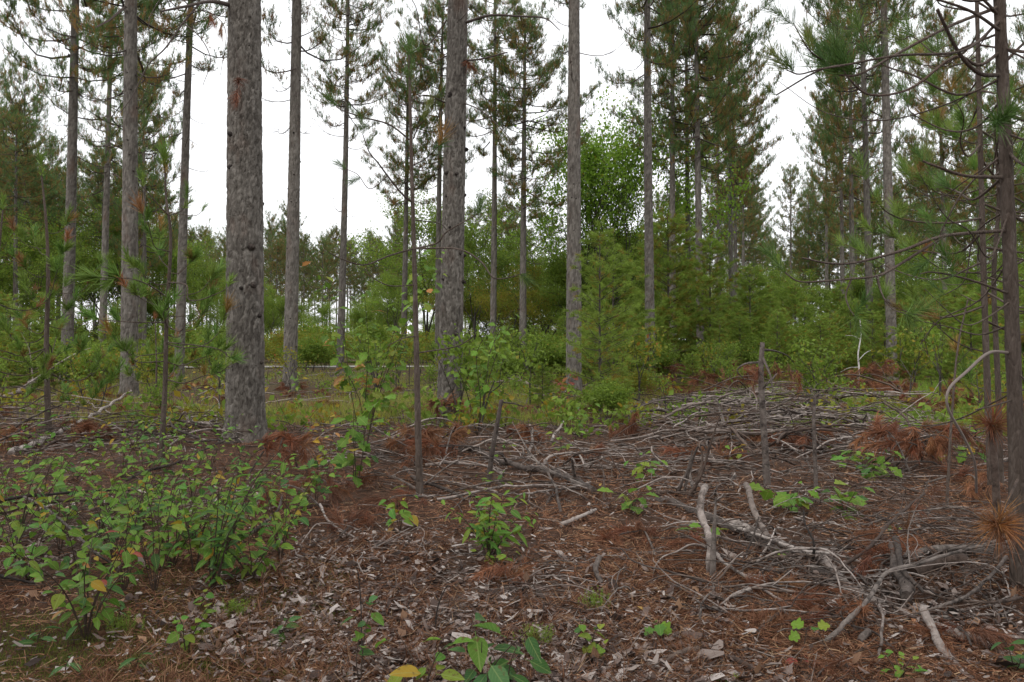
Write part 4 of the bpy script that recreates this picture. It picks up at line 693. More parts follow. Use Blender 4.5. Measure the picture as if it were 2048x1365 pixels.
for px, py, h, n, pal, lab, lf, L in ((1125, 915, 60, 20, PG, 'green seedling right of the leaning dead stick', 'oval', .09), (1285, 965, 55, 16, PB, 'oak seedling on needles right of centre', 'oak', .11), (1150, 880, 80, 26, PG, 'leafy seedling behind the leaning dead stick', 'oval', .09), (1000, 920, 45, 14, PB, 'low bright seedling left of the leaning dead stick', 'oval', .09), (985, 985, 50, 14, PG, 'seedling touching the foot of the leaning dead stick', 'oval', .08),
      (1265, 1030, 60, 14, PG, 'oak seedling at the twisted dead roots', 'oak', .11), (1470, 930, 40, 12, PY, 'yellowish seedling left of the broken snag', 'oval', .08), (1580, 1035, 60, 22, PB, 'low oak seedling right of the broken snag', 'oak', .13), (1690, 1035, 60, 26, PG, 'spreading oak seedling with one yellow leaf on needles', 'oak', .13), (1745, 960, 60, 36, PG, 'wide leafy oak seedling left of the rusty bough heap', 'oak', .12), (1690, 945, 45, 18, PB, 'small oak seedling behind the spreading one', 'oak', .11),
      (1640, 890, 50, 18, PM, 'yellow-green seedling by the thin upright stick', 'oval', .09), (1925, 930, 70, 24, PB, 'bright leaved seedling under the rusty starburst', 'oak', .12), (1410, 1090, 30, 10, PG, 'green leaves low beside the crooked pale branch', 'oak', .09), (1790, 1080, 30, 8, PG, 'tiny green seedling among the right foreground sticks', 'lance', .06), (780, 900, 45, 14, PG, 'green leaves behind the oak sapling', 'oval', .09),
      (1610, 820, 50, 20, PG, 'seedling on top of the brush heap', 'oak', .12), (1560, 1120, 24, 8, PB, 'little seedling between the foreground sticks', 'oval', .05)):
    plant(lab, px, py, h, h * .8, 3, n, lf, L, pal, 'oak_seedling' if lf == 'oak' else 'seedling')
plant('tall oak sapling with scattered lobed leaves behind the thin bare sapling', 728, 921, 425, 150, 6, 250, 'oak', .115, [(5, G1), (4, G2), (2, YG), (.4, OR)], 'oak_sapling', 'sapling', None, .06, .34, .006)
plant('lobed-leaved sapling just right of the centre pine', 955, 872, 250, 90, 4, 90, 'oak', .13, [(4, G1), (4, G2), (1, YG)], 'oak_sapling', 'sapling', None, 0, .25, .009); plant('rust-red leaved sapling before the knotty pine', 1130, 812, 70, 25, 2, 22, 'oak', .16, PA, 'oak_sapling', 'sapling', None, 0, .3, .006)
plant('green seedling right before the slim grey pine', 590, 800, 70, 40, 4, 30, 'oval', .12, PB); plant('orange-leaved seedling right of the thickest trunk', 625, 880, 60, 30, 3, 22, 'oval', .09, PA + [(2, YE)])
rs = random.Random(12); SMALL = []
for k in range(4):
    cb = MB(); sb = MB(); n = 60; C = rng.normal(size=(n, 3)) * [.14, .14, .09] + [0, 0, .22]; C[:, 2] = np.maximum(C[:, 2], .05); leafcards(cb, C, .095, 0, rng.uniform(.3, 1, n) if k < 3 else rng.uniform(0, .6, n)); sticks(sb, np.zeros((7, 3)) - [0, 0, .02], C[:7], np.full(7, .004), np.full(7, .002), 0); SMALL.append((sb.build('stem', [M_STEM]), cb.build('foliage', [M_LEAF if k < 2 else M_YLEAF])))
for j in range(130):
    px, py = rs.uniform(-150, 2200), rs.uniform(752, 880); k = rs.randrange(4); p = onground(GP(px, py)); s = rs.uniform(.6, 1.5)
    t = thing('seedling', f"{'green' if k < 2 else 'turning'} {'far' if py < 810 else 'mid-distance'} seedling {between(px)}", 'seedling', p, rs.uniform(0, 6), 'mid-distance seedlings')
    for nm, m in zip(('stem', 'foliage'), SMALL[k]): o = part(nm, m, t); o.scale = (s, s, s * 1.1)
FARN[0] = False
# ------------------------------------------------------------------ fallen and standing dead wood
def stick(label, pts, wpx, tone, name='fallen_branch', cat='branch', group=None, sides=8, taper=.45, twigs=0, clusters=(), tips=False):
    d = np.mean([GD(p[1], p[2]) for p in pts]); R = wpx / 2 * d / F
    Q = np.array([GP(*p) for p in pts]); g = gz(Q[:, 0], Q[:, 1]); Q[:, 2] += g + R * .6
    base = onground([Q[0][0], Q[0][1], 0]); t = thing(name, label, cat, base, 0, group); Q = spline(Q - base, 8 * len(pts)); n = len(Q)
    L = np.linalg.norm(np.diff(Q, axis=0), axis=1).sum(); Q[1:-1] += rng.normal(size=(n - 2, 3)) * R * .10; Q += np.stack([np.sin(np.linspace(0, L * 9, n) + k_) for k_ in (1, 3, 5)], -1) * R * .35
    rad = np.linspace(R, R * taper, n) * (1 + .07 * np.sin(np.linspace(0, L * 17, n)) + rng.normal(size=n) * .025); mb = MB(); tube(mb, Q, rad, sides); o = part('limb', mb.build('limb', [WOOD[tone]], True), t)
    for k in range(twigs):
        i = random.randrange(n // 5, n - 1); tg = unit(Q[min(i + 1, n - 1)] - Q[i - 1]); dv = unit(tg * .7 + rng.normal(size=3) * [.6, .6, .25]); l = L * random.uniform(.08, .3)
        m = MB(); W = spline(np.array([Q[i], Q[i] + dv * l * .5 + rng.normal(size=3) * l * .08, Q[i] + dv * l + rng.normal(size=3) * l * .12]), 7); W[:, 2] = np.maximum(W[:, 2], gz(W[:, 0] + base[0], W[:, 1] + base[1]) - base[2] + .004)
        tube(m, W, np.linspace(max(rad[i] * .5, .002), .0018, 7), 5); part('twig', m.build('twig', [WOOD[tone]]), t)
    for u, dv, s in clusters: addcl(o, Q[min(n - 1, int(u * (n - 1)))], dv, s, RUST, True)
    return t
S = stick
S('crooked pale branch standing up from the right foreground sticks', [(1408, 982, .36), (1405, 1000, .37), (1404, 1040, .27), (1414, 1075, .2), (1420, 1120, .12), (1422, 1160, 0)], 15, 'pale', taper=.9)
S('pale curved branch end rising right of the crooked one', [(1490, 975, .26), (1502, 1010, .22), (1515, 1040, .15), (1530, 1075, .08), (1540, 1090, .02)], 13, 'pale', taper=.8)
S('long pale log lying diagonally to the bottom right corner', [(1460, 1050, .06), (1530, 1078, .05), (1600, 1105, .03), (1650, 1128, .02), (1700, 1180, .02), (1770, 1215, 0), (1850, 1245, .0), (1960, 1290, 0), (2090, 1350, 0)], 17, 'pale', taper=1.3, twigs=5)
S('pale pole cut off by the bottom edge near the right corner', [(1842, 1215, .10), (1868, 1270, .06), (1895, 1310, .03), (1960, 1390, 0)], 17, 'pale', taper=1.0)
S('half-buried scaly log behind the long pale log', [(1290, 1012, 0), (1360, 1025, .01), (1440, 1060, .01), (1500, 1085, 0), (1570, 1120, 0), (1660, 1170, -.02)], 20, 'grey', 'fallen_log', 'log', taper=1.0)
S('thick short log with a dark cut end among right foreground sticks', [(1782, 1095, .10), (1792, 1130, .09), (1806, 1165, .08), (1814, 1198, .06)], 21, 'grey', 'fallen_log', 'log', taper=1.05)
S('splintered pale stake leaning on the short cut log', [(1788, 1080, .16), (1800, 1130, .14), (1822, 1160, .12), (1845, 1185, .10)], 15, 'grey', taper=.3)
S('dark straight log reaching under the right-edge pine', [(1795, 1118, .05), (1870, 1110, .05), (1950, 1104, .05), (2030, 1096, .04)], 17, 'grey', 'fallen_log', 'log', taper=1.2)
S('mossy dark log below the straight dark log', [(1820, 1150, .03), (1870, 1135, .03), (1930, 1130, .04)], 26, 'brown', 'fallen_log', 'log', taper=1.0)
S('arched brown branch sweeping over the right foreground sticks', [(1640, 1290, .02), (1690, 1250, .08), (1735, 1195, .13), (1775, 1145, .17), (1840, 1125, .18), (1920, 1105, .19), (2010, 1078, .2)], 9, 'grey', taper=.8, twigs=5)
S('dark twig with rusty needles rising towards the oak seedling', [(1525, 1165, .02), (1580, 1172, .03), (1640, 1165, .05), (1700, 1125, .10), (1755, 1080, .15), (1790, 1040, .19), (1850, 990, .26)], 9, 'brown', taper=.6, twigs=4, clusters=((1, (.8, .2, .2), .9), (.92, (.7, .3, -.2), .9), (.8, (.4, .1, -.6), .8)))
S('thin grey branch curving down left of the long log', [(1430, 1110, .10), (1445, 1130, .08), (1500, 1165, .05), (1560, 1205, .03), (1620, 1222, 0)], 8, 'pale', taper=.6, twigs=2)
S('brown branch cut by the bottom edge right of the middle', [(1368, 1308, .02), (1430, 1318, .02), (1475, 1328, .03), (1530, 1362, .01), (1570, 1400, 0)], 15, 'brown', taper=.7)
S('thick brown stick in the bottom edge middle-right', [(1290, 1345, .02), (1360, 1318, .02), (1400, 1310, .02)], 20, 'brown', taper=.7)
S('pale branch from the log to the crooked pale branch', [(1455, 1055, .05), (1530, 1080, .08), (1600, 1100, .09), (1660, 1110, .10), (1720, 1125, .06)], 8, 'pale', taper=.5, twigs=4)
S('thin pale twig standing between the two log ends', [(1518, 1120, .02), (1540, 1085, .10), (1550, 1060, .15)], 5, 'pale', taper=.5)
S('dark upright twig above the middle of the pale log', [(1620, 1140, .0), (1626, 1090, .17), (1610, 1050, .27), (1608, 1020, .34)], 6, 'dark', taper=.4, twigs=1)
S('thin dark twig crossing before the crooked pale branch', [(1480, 1135, .0), (1505, 1080, .16), (1518, 1040, .26)], 5, 'dark', taper=.5); S('long thin branch left of the splintered stake', [(1355, 1093, .02), (1420, 1110, .02), (1490, 1130, .05), (1560, 1120, .05)], 5, 'grey', taper=.5, twigs=2)
S('straight thin pole sticking up-left from the bottom right', [(2010, 1115, .15), (1960, 1170, .10), (1900, 1200, .08), (1800, 1240, .02)], 8, 'grey', taper=.6, twigs=3); S('forked thin branch at the right edge under the starburst', [(2040, 1190, .05), (1970, 1200, .08), (1900, 1195, .06), (1840, 1180, .04)], 7, 'brown', taper=.6, twigs=4)
S('short stub of cut stick below the long pale log', [(1715, 1290, .0), (1720, 1275, .04), (1732, 1262, .05)], 14, 'grey', taper=.9); S('thin pale twig curving below the long pale log', [(1700, 1250, .06), (1750, 1265, .05), (1800, 1310, .02), (1830, 1345, 0)], 5, 'grey', taper=.5)
# centre foreground
S('slim tan stick lying on bark litter in the centre foreground', [(868, 1245, .01), (910, 1232, .01), (960, 1212, .015), (1000, 1200, .015), (1056, 1183, .02)], 7, 'pale', taper=.6); S('short pale fork end beside the slim tan stick', [(868, 1243, .01), (895, 1232, .02), (935, 1226, .02)], 7, 'pale', taper=.5)
S('crooked pale stick standing on litter right of the slim tan stick', [(1197, 1120, .07), (1190, 1140, .06), (1195, 1160, .03), (1206, 1180, .01)], 11, 'grey', taper=.9); S('thin brown stick running right from the crooked litter stick', [(1206, 1180, .01), (1250, 1163, .02), (1300, 1147, .02)], 5, 'brown', taper=.6)
S('pale short branch right of the bright central bush', [(1120, 1060, .02), (1150, 1050, .03), (1175, 1040, .04), (1192, 1028, .05)], 10, 'pale', taper=.6, twigs=1); S('branch lying from the bare sapling foot toward the central bush', [(808, 935, .09), (830, 960, .08), (860, 972, .06), (890, 980, .04), (930, 1005, .02)], 8, 'grey', taper=.7, twigs=3)
S('long grey log across the ground behind the central bush', [(930, 895, .06), (1010, 925, .05), (1080, 945, .04), (1130, 960, .03), (1185, 990, .02)], 11, 'grey', 'fallen_log', 'log', taper=1.3, twigs=6); S('light arched branch right of the leaning dead stick', [(1080, 940, .02), (1100, 915, .12), (1130, 905, .15), (1160, 912, .12), (1170, 945, .02)], 6, 'pale', taper=.6)
S('dark thin stick at the bottom right of the litter', [(1155, 1218, .05), (1180, 1240, .03), (1206, 1265, .01)], 4, 'dark', taper=.7); S('bent white branch standing up right of the leaning dead stick', [(1055, 920, .0), (1062, 895, .1), (1065, 870, .18), (1060, 855, .22)], 7, 'pale', taper=.6, twigs=1); S('upright forked pale branch behind the leaning dead stick', [(1100, 890, 0), (1115, 862, .14), (1128, 845, .22)], 6, 'pale', taper=.6, twigs=2)
S('long thin branch left of the bright central bush', [(700, 1095, .01), (740, 1100, .015), (790, 1108, .015), (850, 1112, .01)], 5, 'brown', taper=.5); S('grey stick between oak sapling and bare sapling', [(850, 930, .03), (900, 928, .04), (960, 930, .04), (1010, 945, .02)], 7, 'pale', taper=.6, twigs=2)
# left
S('long pale diagonal pole lying in the left brush', [(20, 908, .02), (80, 885, .06), (140, 855, .12), (200, 825, .2), (262, 785, .34)], 10, 'pale', taper=.55, twigs=2); S('dark long branch curving through the left thicket', [(250, 965, .02), (320, 940, .08), (370, 920, .14), (430, 895, .2), (478, 882, .24)], 6, 'dark', taper=.5)
S('thick dark branch entering from the left edge over the thicket', [(-40, 1035, .16), (60, 1012, .2), (130, 1000, .2), (200, 1000, .16)], 10, 'brown', taper=.55, twigs=2); S('dark branch parallel above the thick left-edge branch', [(-40, 1005, .2), (60, 990, .24), (130, 985, .24), (260, 985, .14)], 7, 'dark', taper=.5, twigs=2)
S('pale arched twig falling into the thicket', [(48, 990, .26), (90, 1015, .26), (140, 1060, .22), (190, 1110, .14), (240, 1140, .06)], 6, 'grey', taper=.6); S('dark stick at the lower left edge', [(-30, 1150, .06), (30, 1165, .05), (80, 1175, .03)], 7, 'dark', taper=.6); S('pale curved branch right of the left thicket', [(500, 1068, .02), (545, 1035, .06), (565, 1000, .12), (572, 960, .19)], 7, 'grey', taper=.6, twigs=1)
S('curved pale branch end on the ground beside the thicket', [(640, 1010, .08), (655, 1040, .04), (680, 1060, .01), (720, 1085, .0)], 5, 'pale', taper=.6, twigs=1); S('large grey branch lying at the far left edge', [(-30, 800, .1), (30, 790, .22), (70, 765, .4), (110, 740, .6)], 9, 'pale', taper=.5, twigs=3)
# upright dead stems
def upright(label, pts, w0, w1, tone, name='dead_snag', cat='snag', twigs=(), cls=()):
    base = onground(GP(pts[0][0], pts[0][1])); d = base[1]; t = thing(name, label, cat, base); Q = spline(np.array([PX(x, y, d + (dd if len(p_) > 2 else 0)) for p_ in pts for (x, y, dd) in [(p_[0], p_[1], p_[2] if len(p_) > 2 else 0)]]) - base, 20); Q[0][2] -= .06
    mb = MB(); rad = np.linspace(w0, w1, 20) / 2 * d / F * (1 + rng.normal(size=20) * .05); tube(mb, Q, rad, 9); part('stem', mb.build('stem', [WOOD[tone]], True), t)
    for tw in twigs:
        m = MB(); q = spline(np.array([PX(x, y, d + dd) for x, y, dd in tw]) - base, 10); tube(m, q, np.linspace(rad[10] * .45, .003, 10), 5); o = part('side_branch', m.build('side_branch', [WOOD[tone]]), t)
    for x, y, dd, dv, s in cls: addcl(t, PX(x, y, d + dd) - base, dv, s, RUST, True, s > 1.2)
    return t
upright('broken upright snag with a splintered top left of the brush heap', [(1535, 985), (1530, 900), (1524, 800), (1522, 740), (1525, 685)], 15, 9, 'grey', twigs=[[(1524, 712, 0), (1540, 750, -.2), (1545, 775, -.3), (1552, 795, -.4)], [(1523, 725, 0), (1490, 728, .2), (1474, 742, .3), (1490, 760, .4)], [(1528, 700, 0), (1548, 702, .3), (1575, 712, .5), (1590, 730, .6)], [(1524, 780, 0), (1535, 765, -.1)]],
        cls=[(1518, 730, 0, (-.2, 0, -1), .9), (1512, 745, .1, (-.2, 0, -1), .9), (1550, 722, .3, (.3, 0, -.9), 1), (1575, 725, .5, (.3, 0, -.9), 1.1), (1595, 740, .6, (.2, .1, -.9), 1.1)])
upright('thin upright grey stick right of the broken snag', [(1632, 990), (1629, 900), (1627, 840), (1630, 790)], 9, 6, 'grey', twigs=[[(1630, 792, 0), (1600, 786, .2), (1580, 800, .3)], [(1630, 792, 0), (1660, 790, .2), (1690, 805, .4)]])
upright('dead stick leaning right behind the bright central bush', [(976, 975), (985, 900), (996, 840), (1003, 800)], 11, 8, 'grey', twigs=[[(1003, 805, 0), (1030, 808, .2), (1050, 815, .3)]]); upright('splintered stake standing right of the crooked pale branch', [(1425, 1168), (1426, 1100), (1429, 1040), (1432, 995)], 15, 3, 'grey')
upright('tall thin dead twig in front of the thicket at bottom', [(728, 1350), (724, 1280), (722, 1200), (716, 1140)], 4, 2, 'dark'); upright('thin dark bent twig standing on the litter', [(878, 1290), (872, 1240), (880, 1200), (895, 1170)], 4, 2, 'dark', twigs=[[(880, 1205, 0), (872, 1190, 0)]])
upright('cut stem carrying the rusty starburst left of right-edge pine', [(1996, 1140), (1992, 1000), (1986, 900), (1982, 850)], 17, 12, 'brown', cls=[(1984, 850, 0, v, 1.25) for v in ((0, -.3, 1), (-1, -.3, .3), (1, -.2, .3), (-.6, -.6, .1), (.6, -.6, -.1), (0, -1, .2), (-.4, -.5, -.6), (.4, -.5, -.6), (-.8, .3, .5), (.8, .3, .5))])
t = thing('dead_root_tangle', 'twisted grey dead roots standing up in the middle right', 'dead roots', onground(GP(1375, 1000)))
for j, q in enumerate(([(1365, 1005, 0), (1375, 950, 0), (1392, 900, 0), (1405, 890, -.1), (1412, 900, -.1)], [(1380, 1005, 0), (1395, 960, -.1), (1405, 915, -.1), (1398, 890, -.1), (1408, 880, 0)], [(1345, 1010, .1), (1362, 970, 0), (1375, 940, 0), (1385, 900, .1)], [(1372, 1000, -.2), (1402, 950, -.2), (1420, 890, -.2), (1440, 830, -.2)], [(1388, 985, 0), (1380, 950, .2), (1388, 910, .2)])):
    b0 = np.array(t.location); Q = spline(np.array([PX(x, y, b0[1] + dd) for x, y, dd in q]) - b0, 16); Q[0][2] = min(Q[0][2], -.02); mb = MB(); tube(mb, Q, np.linspace(.016, .007, 16) * (1 + rng.normal(size=16) * .1), 7); part('root', mb.build('root', [M_BROWN if j % 2 else M_GREY], True), t)
# ------------------------------------------------------------------ rusty dead boughs
def bough(label, px, py, n, spread, h=.2, s=1.0, L=.9, group=None, droop=.6, d=None):
    d = d or GD(py); FARN[0] = d > 8.5; base = onground([(px - 1024) / F * d, d, 0]); t = thing('dead_pine_bough', label, 'dead bough', base, 0, group); az = random.uniform(0, 6.28)
    nb = max(1, n // 6)
    for k in range(nb):
        a = az + k * 2.2 + random.uniform(-.4, .4); l = L * random.uniform(.6, 1); c, s_ = math.cos(a), math.sin(a); o = rng.normal(size=3) * [spread * .35, spread * .35, 0]
        hh = h * random.uniform(.6, 1.1); Q = spline(np.array([[-c * l / 2, -s_ * l / 2, .02], [-c * l * .1, -s_ * l * .1, hh * .75], [c * l * .3, s_ * l * .3, hh], [c * l / 2, s_ * l / 2, hh * .7]]) + o, 14)
        m = MB(); tube(m, Q, np.linspace(.012, .004, 14), 5); b = part('branch', m.build('branch', [M_GREY]), t)
        for j in range(max(3, n // nb)):
            i = random.randrange(4, 13); p = Q[i] + rng.normal(size=3) * [.07, .07, .03]; tg = unit(Q[i + 1] - Q[i]); p[2] = max(p[2], .03)
            addcl(b, p, tg + np.array([random.uniform(-1.1, 1.1), random.uniform(-1.1, 1.1), random.uniform(-droop, .45)]), s, RUST, True)
for a in (('big rusty bough heap left of the rusty starburst', 1835, 945, 46, .45, .5, 1.2, .9, None, 1.3), ('rusty bough lying in front of the big rusty heap', 1880, 965, 16, .4, .15, 1.2, 1.0), ('rusty bough mass at the foot of the bare sapling', 880, 915, 34, .8, .32, 1.3, 1.5), ('rusty bough left of the bare sapling', 800, 905, 16, .5, .22, 1.2, 1.1), ('rusty needle tuft against the foot of the centre pine', 893, 850, 14, .25, .55, 1.5, .8),
          ('rusty needles bunch lying left of the bare sapling foot', 820, 1020, 9, .3, .10, 1.1, .6), ('rusty bough at the right foot of the thickest pine', 560, 950, 14, .35, .45, 1.25, .7), ('rusty bough hanging low beside the thicket', 545, 1030, 10, .3, .22, 1.1, .6), ('rusty bough under the oak sapling', 700, 990, 14, .4, .18, 1.2, .9), ('brown bough heap at the left edge', 50, 890, 22, .7, .30, 1.4, 1.4), ('brown bough right of the left-edge heap', 150, 880, 14, .5, .25, 1.3, 1.1), ('rusty bough on the ground right of centre', 1290, 870, 10, .4, .25, 1.4, .9),
          ('rusty boughs on the front of the brush heap', 1600, 905, 18, .5, .25, 1.3, 1.2), ('rusty bough behind the thin upright grey stick', 1690, 850, 16, .6, .3, 1.5, 1.3), ('brown needle cluster on brush right of the grey stick', 1560, 890, 9, .3, .18, 1.2, .8), ('rusty bough among the slash left of the snag', 1380, 930, 14, .5, .14, 1.2, 1.0), ('rusty bough low behind the leaning dead stick', 1030, 885, 14, .5, .16, 1.2, 1.1), ('rusty needle mat right of the leaning dead stick', 1180, 925, 12, .5, .08, 1.1, 1.0), ('rusty needles draped right of the broken snag', 1480, 870, 14, .5, .2, 1.3, 1.1), ('rusty needles low on the right of the brush heap', 1740, 890, 14, .5, .2, 1.3, 1.1), ('rusty needle mat among right foreground sticks', 1720, 1090, 12, .35, .06, 1.0, .8), ('rusty needle mat under the arched brown branch', 1760, 1230, 12, .35, .06, 1.0, .7), ('rusty needle mat left of the crooked pale branch', 1480, 1200, 10, .35, .05, 1.0, .7), ('rusty needle bunch left of the half-buried log', 1290, 1085, 9, .3, .07, 1.0, .6), ('rusty needle mat around the crooked branch', 1370, 1110, 12, .4, .06, 1.0, .8), ('rusty needle mat below the long log', 1560, 1250, 10, .4, .05, .95, .7), ('rusty needle mat right of the short cut log', 1880, 1160, 10, .3, .12, 1.0, .7),
          ('rusty bough before the right-edge pine at the bottom', 1960, 1300, 10, .3, .10, 1.0, .6), ('rusty needle clump left of the stub stick', 1640, 1310, 8, .25, .05, .9, .5), ('rusty clump in front of the bright central bush', 930, 1155, 8, .3, .05, 1.0, .6), ('rusty clump right under the bright central bush', 1040, 1150, 8, .3, .05, 1.0, .6), ('rusty clump left of the drooping seedling', 720, 1060, 10, .35, .08, 1.1, .7), ('brown dead bough on the grass at right', 1790, 830, 7, .25, .28, 1.4, .6), ('small brown bough standing in the right grass', 1810, 812, 5, .2, .3, 1.5, .5)):
    bough(*a)
FARN[0] = False; t = thing('dead_pine_bough', 'orange-brown needle starburst in front of the right-edge pine', 'dead bough', onground(GP(2030, 1195))); b0 = np.array(t.location); Q = spline(np.array([PX(2034, 960, 4.6), PX(2015, 1000, 4.4), PX(1995, 1050, 4.25)]) - b0, 8); mb = MB(); tube(mb, Q, np.linspace(.008, .006, 8), 6); o = part('branch', mb.build('branch', [M_BROWN]), t)
for v in ((-1, -.2, -.2), (1, -.2, -.3), (0, -1, 0), (-.6, -.6, -.6), (.5, -.7, -.6), (0, -.3, -1), (-.7, -.5, .5), (.6, -.5, .6), (0, -.4, 1), (-1, -.1, .3), (.9, -.3, .2)): addcl(o, Q[-1], v, 1.1, [(3, (.33, .15, .05)), (2, (.26, .115, .058))], True, True)
rr_ = random.Random(5)
for j in range(26): px, py = rr_.uniform(1370, 1760), rr_.uniform(745, 800); bough(f"far rusty slash bough {'left' if px < 1545 else 'right'} of the broken snag", px, py, 22, 1.0, rr_.uniform(.2, 1.0), 1.45, 1.8, 'rusty slash behind the brush heap')
for j in range(9): px, py = rr_.uniform(520, 1320), rr_.uniform(775, 835); bough('rusty slash bough on the ground between near trunks', px, py, 14, .6, .14, 1.3, 1.3, 'rusty slash in the midground')
for j in range(10): px, py = rr_.uniform(0, 460), rr_.uniform(775, 840); bough('rusty slash bough in the left brush', px, py, 12, .5, .2, 1.25, 1.2, 'rusty slash in the left brush')
for j in range(8): px, py = rr_.uniform(1780, 2060), rr_.uniform(760, 860); bough('far rusty bough on the right grass', px, py, 9, .5, .45, 1.6, 1.2, 'rusty boughs on the right')
# ------------------------------------------------------------------ brush heaps: the largest sticks are things, the rest is slash
SPEC = []
def heap(where, cx, cy, rx, ry, n, Lr, wr, tones, hmax, seed):
    r_ = random.Random(seed)
    for k in range(n):
        a, q = r_.uniform(0, 6.28), math.sqrt(r_.random()); px, py = cx + rx * q * math.cos(a), cy + ry * q * math.sin(a); c = GP(px, max(py, 735)); L = r_.uniform(*Lr); az = r_.gauss(0, .95) + (math.pi if r_.random() < .5 else 0)
        h0 = hmax * (1 - q * q) * r_.random(); arch = r_.choice((0, 0, 0, 0, .04, .10, .18)) * L; tilt = r_.uniform(-.06, .12) * L; bend = r_.choice((0, .05, -.05, .18, -.18, .3)) * L; R = r_.uniform(*wr); tone = r_.choice(tones); P = []
        for u in np.linspace(-.5, .5, 6): P.append([c[0] + math.cos(az) * L * u - math.sin(az) * bend * math.cos(u * 3.1), c[1] + math.sin(az) * L * u + math.cos(az) * bend * math.cos(u * 3.1), h0 + arch * math.cos(u * 3.14) + tilt * (u + .5)])
        P = np.array(P); P[:, 2] += gz(P[:, 0], P[:, 1]) + R * .8; Q = spline(P + rng.normal(size=P.shape) * L * .012, 16); Q[1:-1] += rng.normal(size=(14, 3)) * R * .3
        side = 'left' if px < cx - rx / 3 else ('right' if px > cx + rx / 3 else 'middle'); shape = 'arched' if arch > .09 * L else ('curved' if abs(bend) > .1 * L else 'straight'); size = 'long' if L > sum(Lr) / 2 else 'short'
        tw = []
        for j in range(r_.choice((0, 1, 2, 3, 4))):
            i = r_.randrange(4, 15); l = L * r_.uniform(.1, .3); dv = unit(Q[i] - Q[i - 1]) * .7 + np.array([r_.uniform(-.7, .7), r_.uniform(-.7, .7), r_.uniform(-.1, .35)])
            tw.append(spline(np.array([Q[i], Q[i] + dv * l * .5 + rng.normal(size=3) * l * .1, Q[i] + dv * l + [0, 0, .05 * l]]), 6))
        SPEC.append((R * L / c[1] ** 2, f"{size} {shape} {tone} branch, {side} of {where}", f'branches of {where}', Q, R, tone, tw))
PGB = ('pale', 'grey', 'grey', 'brown', 'brown', 'pale')
heap('the brush heap behind the snag', 1590, 850, 300, 70, 400, (.4, 2.4), (.006, .026), PGB, .6, 1)
heap('the left-hand brush', 140, 855, 320, 65, 100, (.5, 2.2), (.008, .02), PGB, .25, 2); heap('the slash around the bare sapling', 1000, 935, 270, 85, 115, (.4, 1.5), (.005, .016), PGB, .2, 3)
heap('the slash left of the thickest pine', 400, 870, 130, 40, 45, (.5, 1.6), (.008, .02), PGB, .22, 4); heap('the far slash left of the knotty pine', 1040, 768, 130, 16, 16, (.8, 2.6), (.012, .03), ('pale', 'grey'), .35, 5)
heap('the right foreground sticks', 1680, 1130, 350, 170, 270, (.25, 1.1), (.0025, .009), ('grey', 'brown', 'brown', 'pale'), .06, 6); heap('the slash left of the snag', 1330, 910, 220, 80, 95, (.4, 1.5), (.006, .016), PGB, .12, 7)
heap('the slash right of the thickest pine', 690, 885, 170, 55, 50, (.5, 1.4), (.006, .014), PGB, .15, 8); heap('the right-hand slash', 1820, 900, 190, 70, 70, (.5, 1.6), (.006, .016), PGB, .2, 9); heap('the midground slash left', 560, 790, 330, 26, 60, (.5, 2.0), (.008, .02), PGB, .2, 31); heap('the midground slash by the knotty pine', 1180, 800, 200, 22, 50, (.5, 2.0), (.008, .02), PGB, .2, 32); heap('the open ground', 1250, 1030, 900, 210, 420, (.12, .7), (.002, .006), PGB, .04, 22); heap('the litter by the snag foot', 1470, 985, 220, 70, 70, (.25, .9), (.004, .011), PGB, .06, 10); heap('the far slash by the slim pine', 640, 765, 160, 14, 14, (.8, 2.2), (.012, .025), ('pale', 'grey'), .25, 11)
SPEC.sort(key=lambda a: -a[0]); mb = MB(); TI = {'pale': 0, 'grey': 1, 'brown': 2}
for i, (sz, lab, grp, Q, R, tone, tw) in enumerate(SPEC):
    if i < 235:
        base = onground(Q[0]); t = thing('fallen_branch', lab, 'branch', base, 0, grp); m = MB(); tube(m, Q - base, np.linspace(R, R * .4, 16), 6); part('limb', m.build('limb', [WOOD[tone]], True), t)
        for q in tw: m = MB(); tube(m, q - base, np.linspace(R * .5, .003, 6), 4); part('twig', m.build('twig', [WOOD[tone]]), t)
    else:
        tube(mb, Q, np.linspace(R, R * .4, 16), 4, TI[tone], .5, False)
        for q in tw: tube(mb, q, np.linspace(R * .5, .003, 6), 3, TI[tone], .5, False)
setting('slash_branches', mb.build('slash_branches', [M_PALE, M_GREY, M_BROWN], True), 'stuff', 'tangle of small broken branches lying over the clearing', 'branch litter')
# ------------------------------------------------------------------ litter, moss and grass that nobody could count
def pxs(n, x0, x1, y0, y1, pw=1.0):
    px, py = rng.uniform(x0, x1, n), y0 + (y1 - y0) * rng.random(n) ** pw; d = CH * F / (py - HY); return np.stack([(px - 1024) / F * d, d], -1), d
def strips(mb, C, az, L, wd, lift, curve, r=.5, mat=0):         # bent flat needles lying on the ground
    n = len(C); t = np.array([-.5, 0, .5]); c, s = np.cos(az), np.sin(az); V = np.empty((n, 6, 3))
    for k, u in enumerate(t):
        off = curve * L * (u * u * 4 - .5); x = C[:, 0] + c * L * u - s * off; y = C[:, 1] + s * L * u + c * off; z = gz(x, y) + lift * rng.random(n) * (1 + u * rng.uniform(-1, 1, n)) + .012
        for j, sg in enumerate((-1, 1)): V[:, k * 2 + j] = np.stack([x - s * wd * sg / 2, y + c * wd * sg / 2, z + rng.normal(size=n) * .0015], -1)
    b = (np.arange(n) * 6)[:, None, None]; mb.add(V.reshape(-1, 3), (b + np.array([[0, 1, 3, 2], [2, 3, 5, 4]])[None]).reshape(-1, 4), mat, np.repeat(np.broadcast_to(r, (n,)), 6))
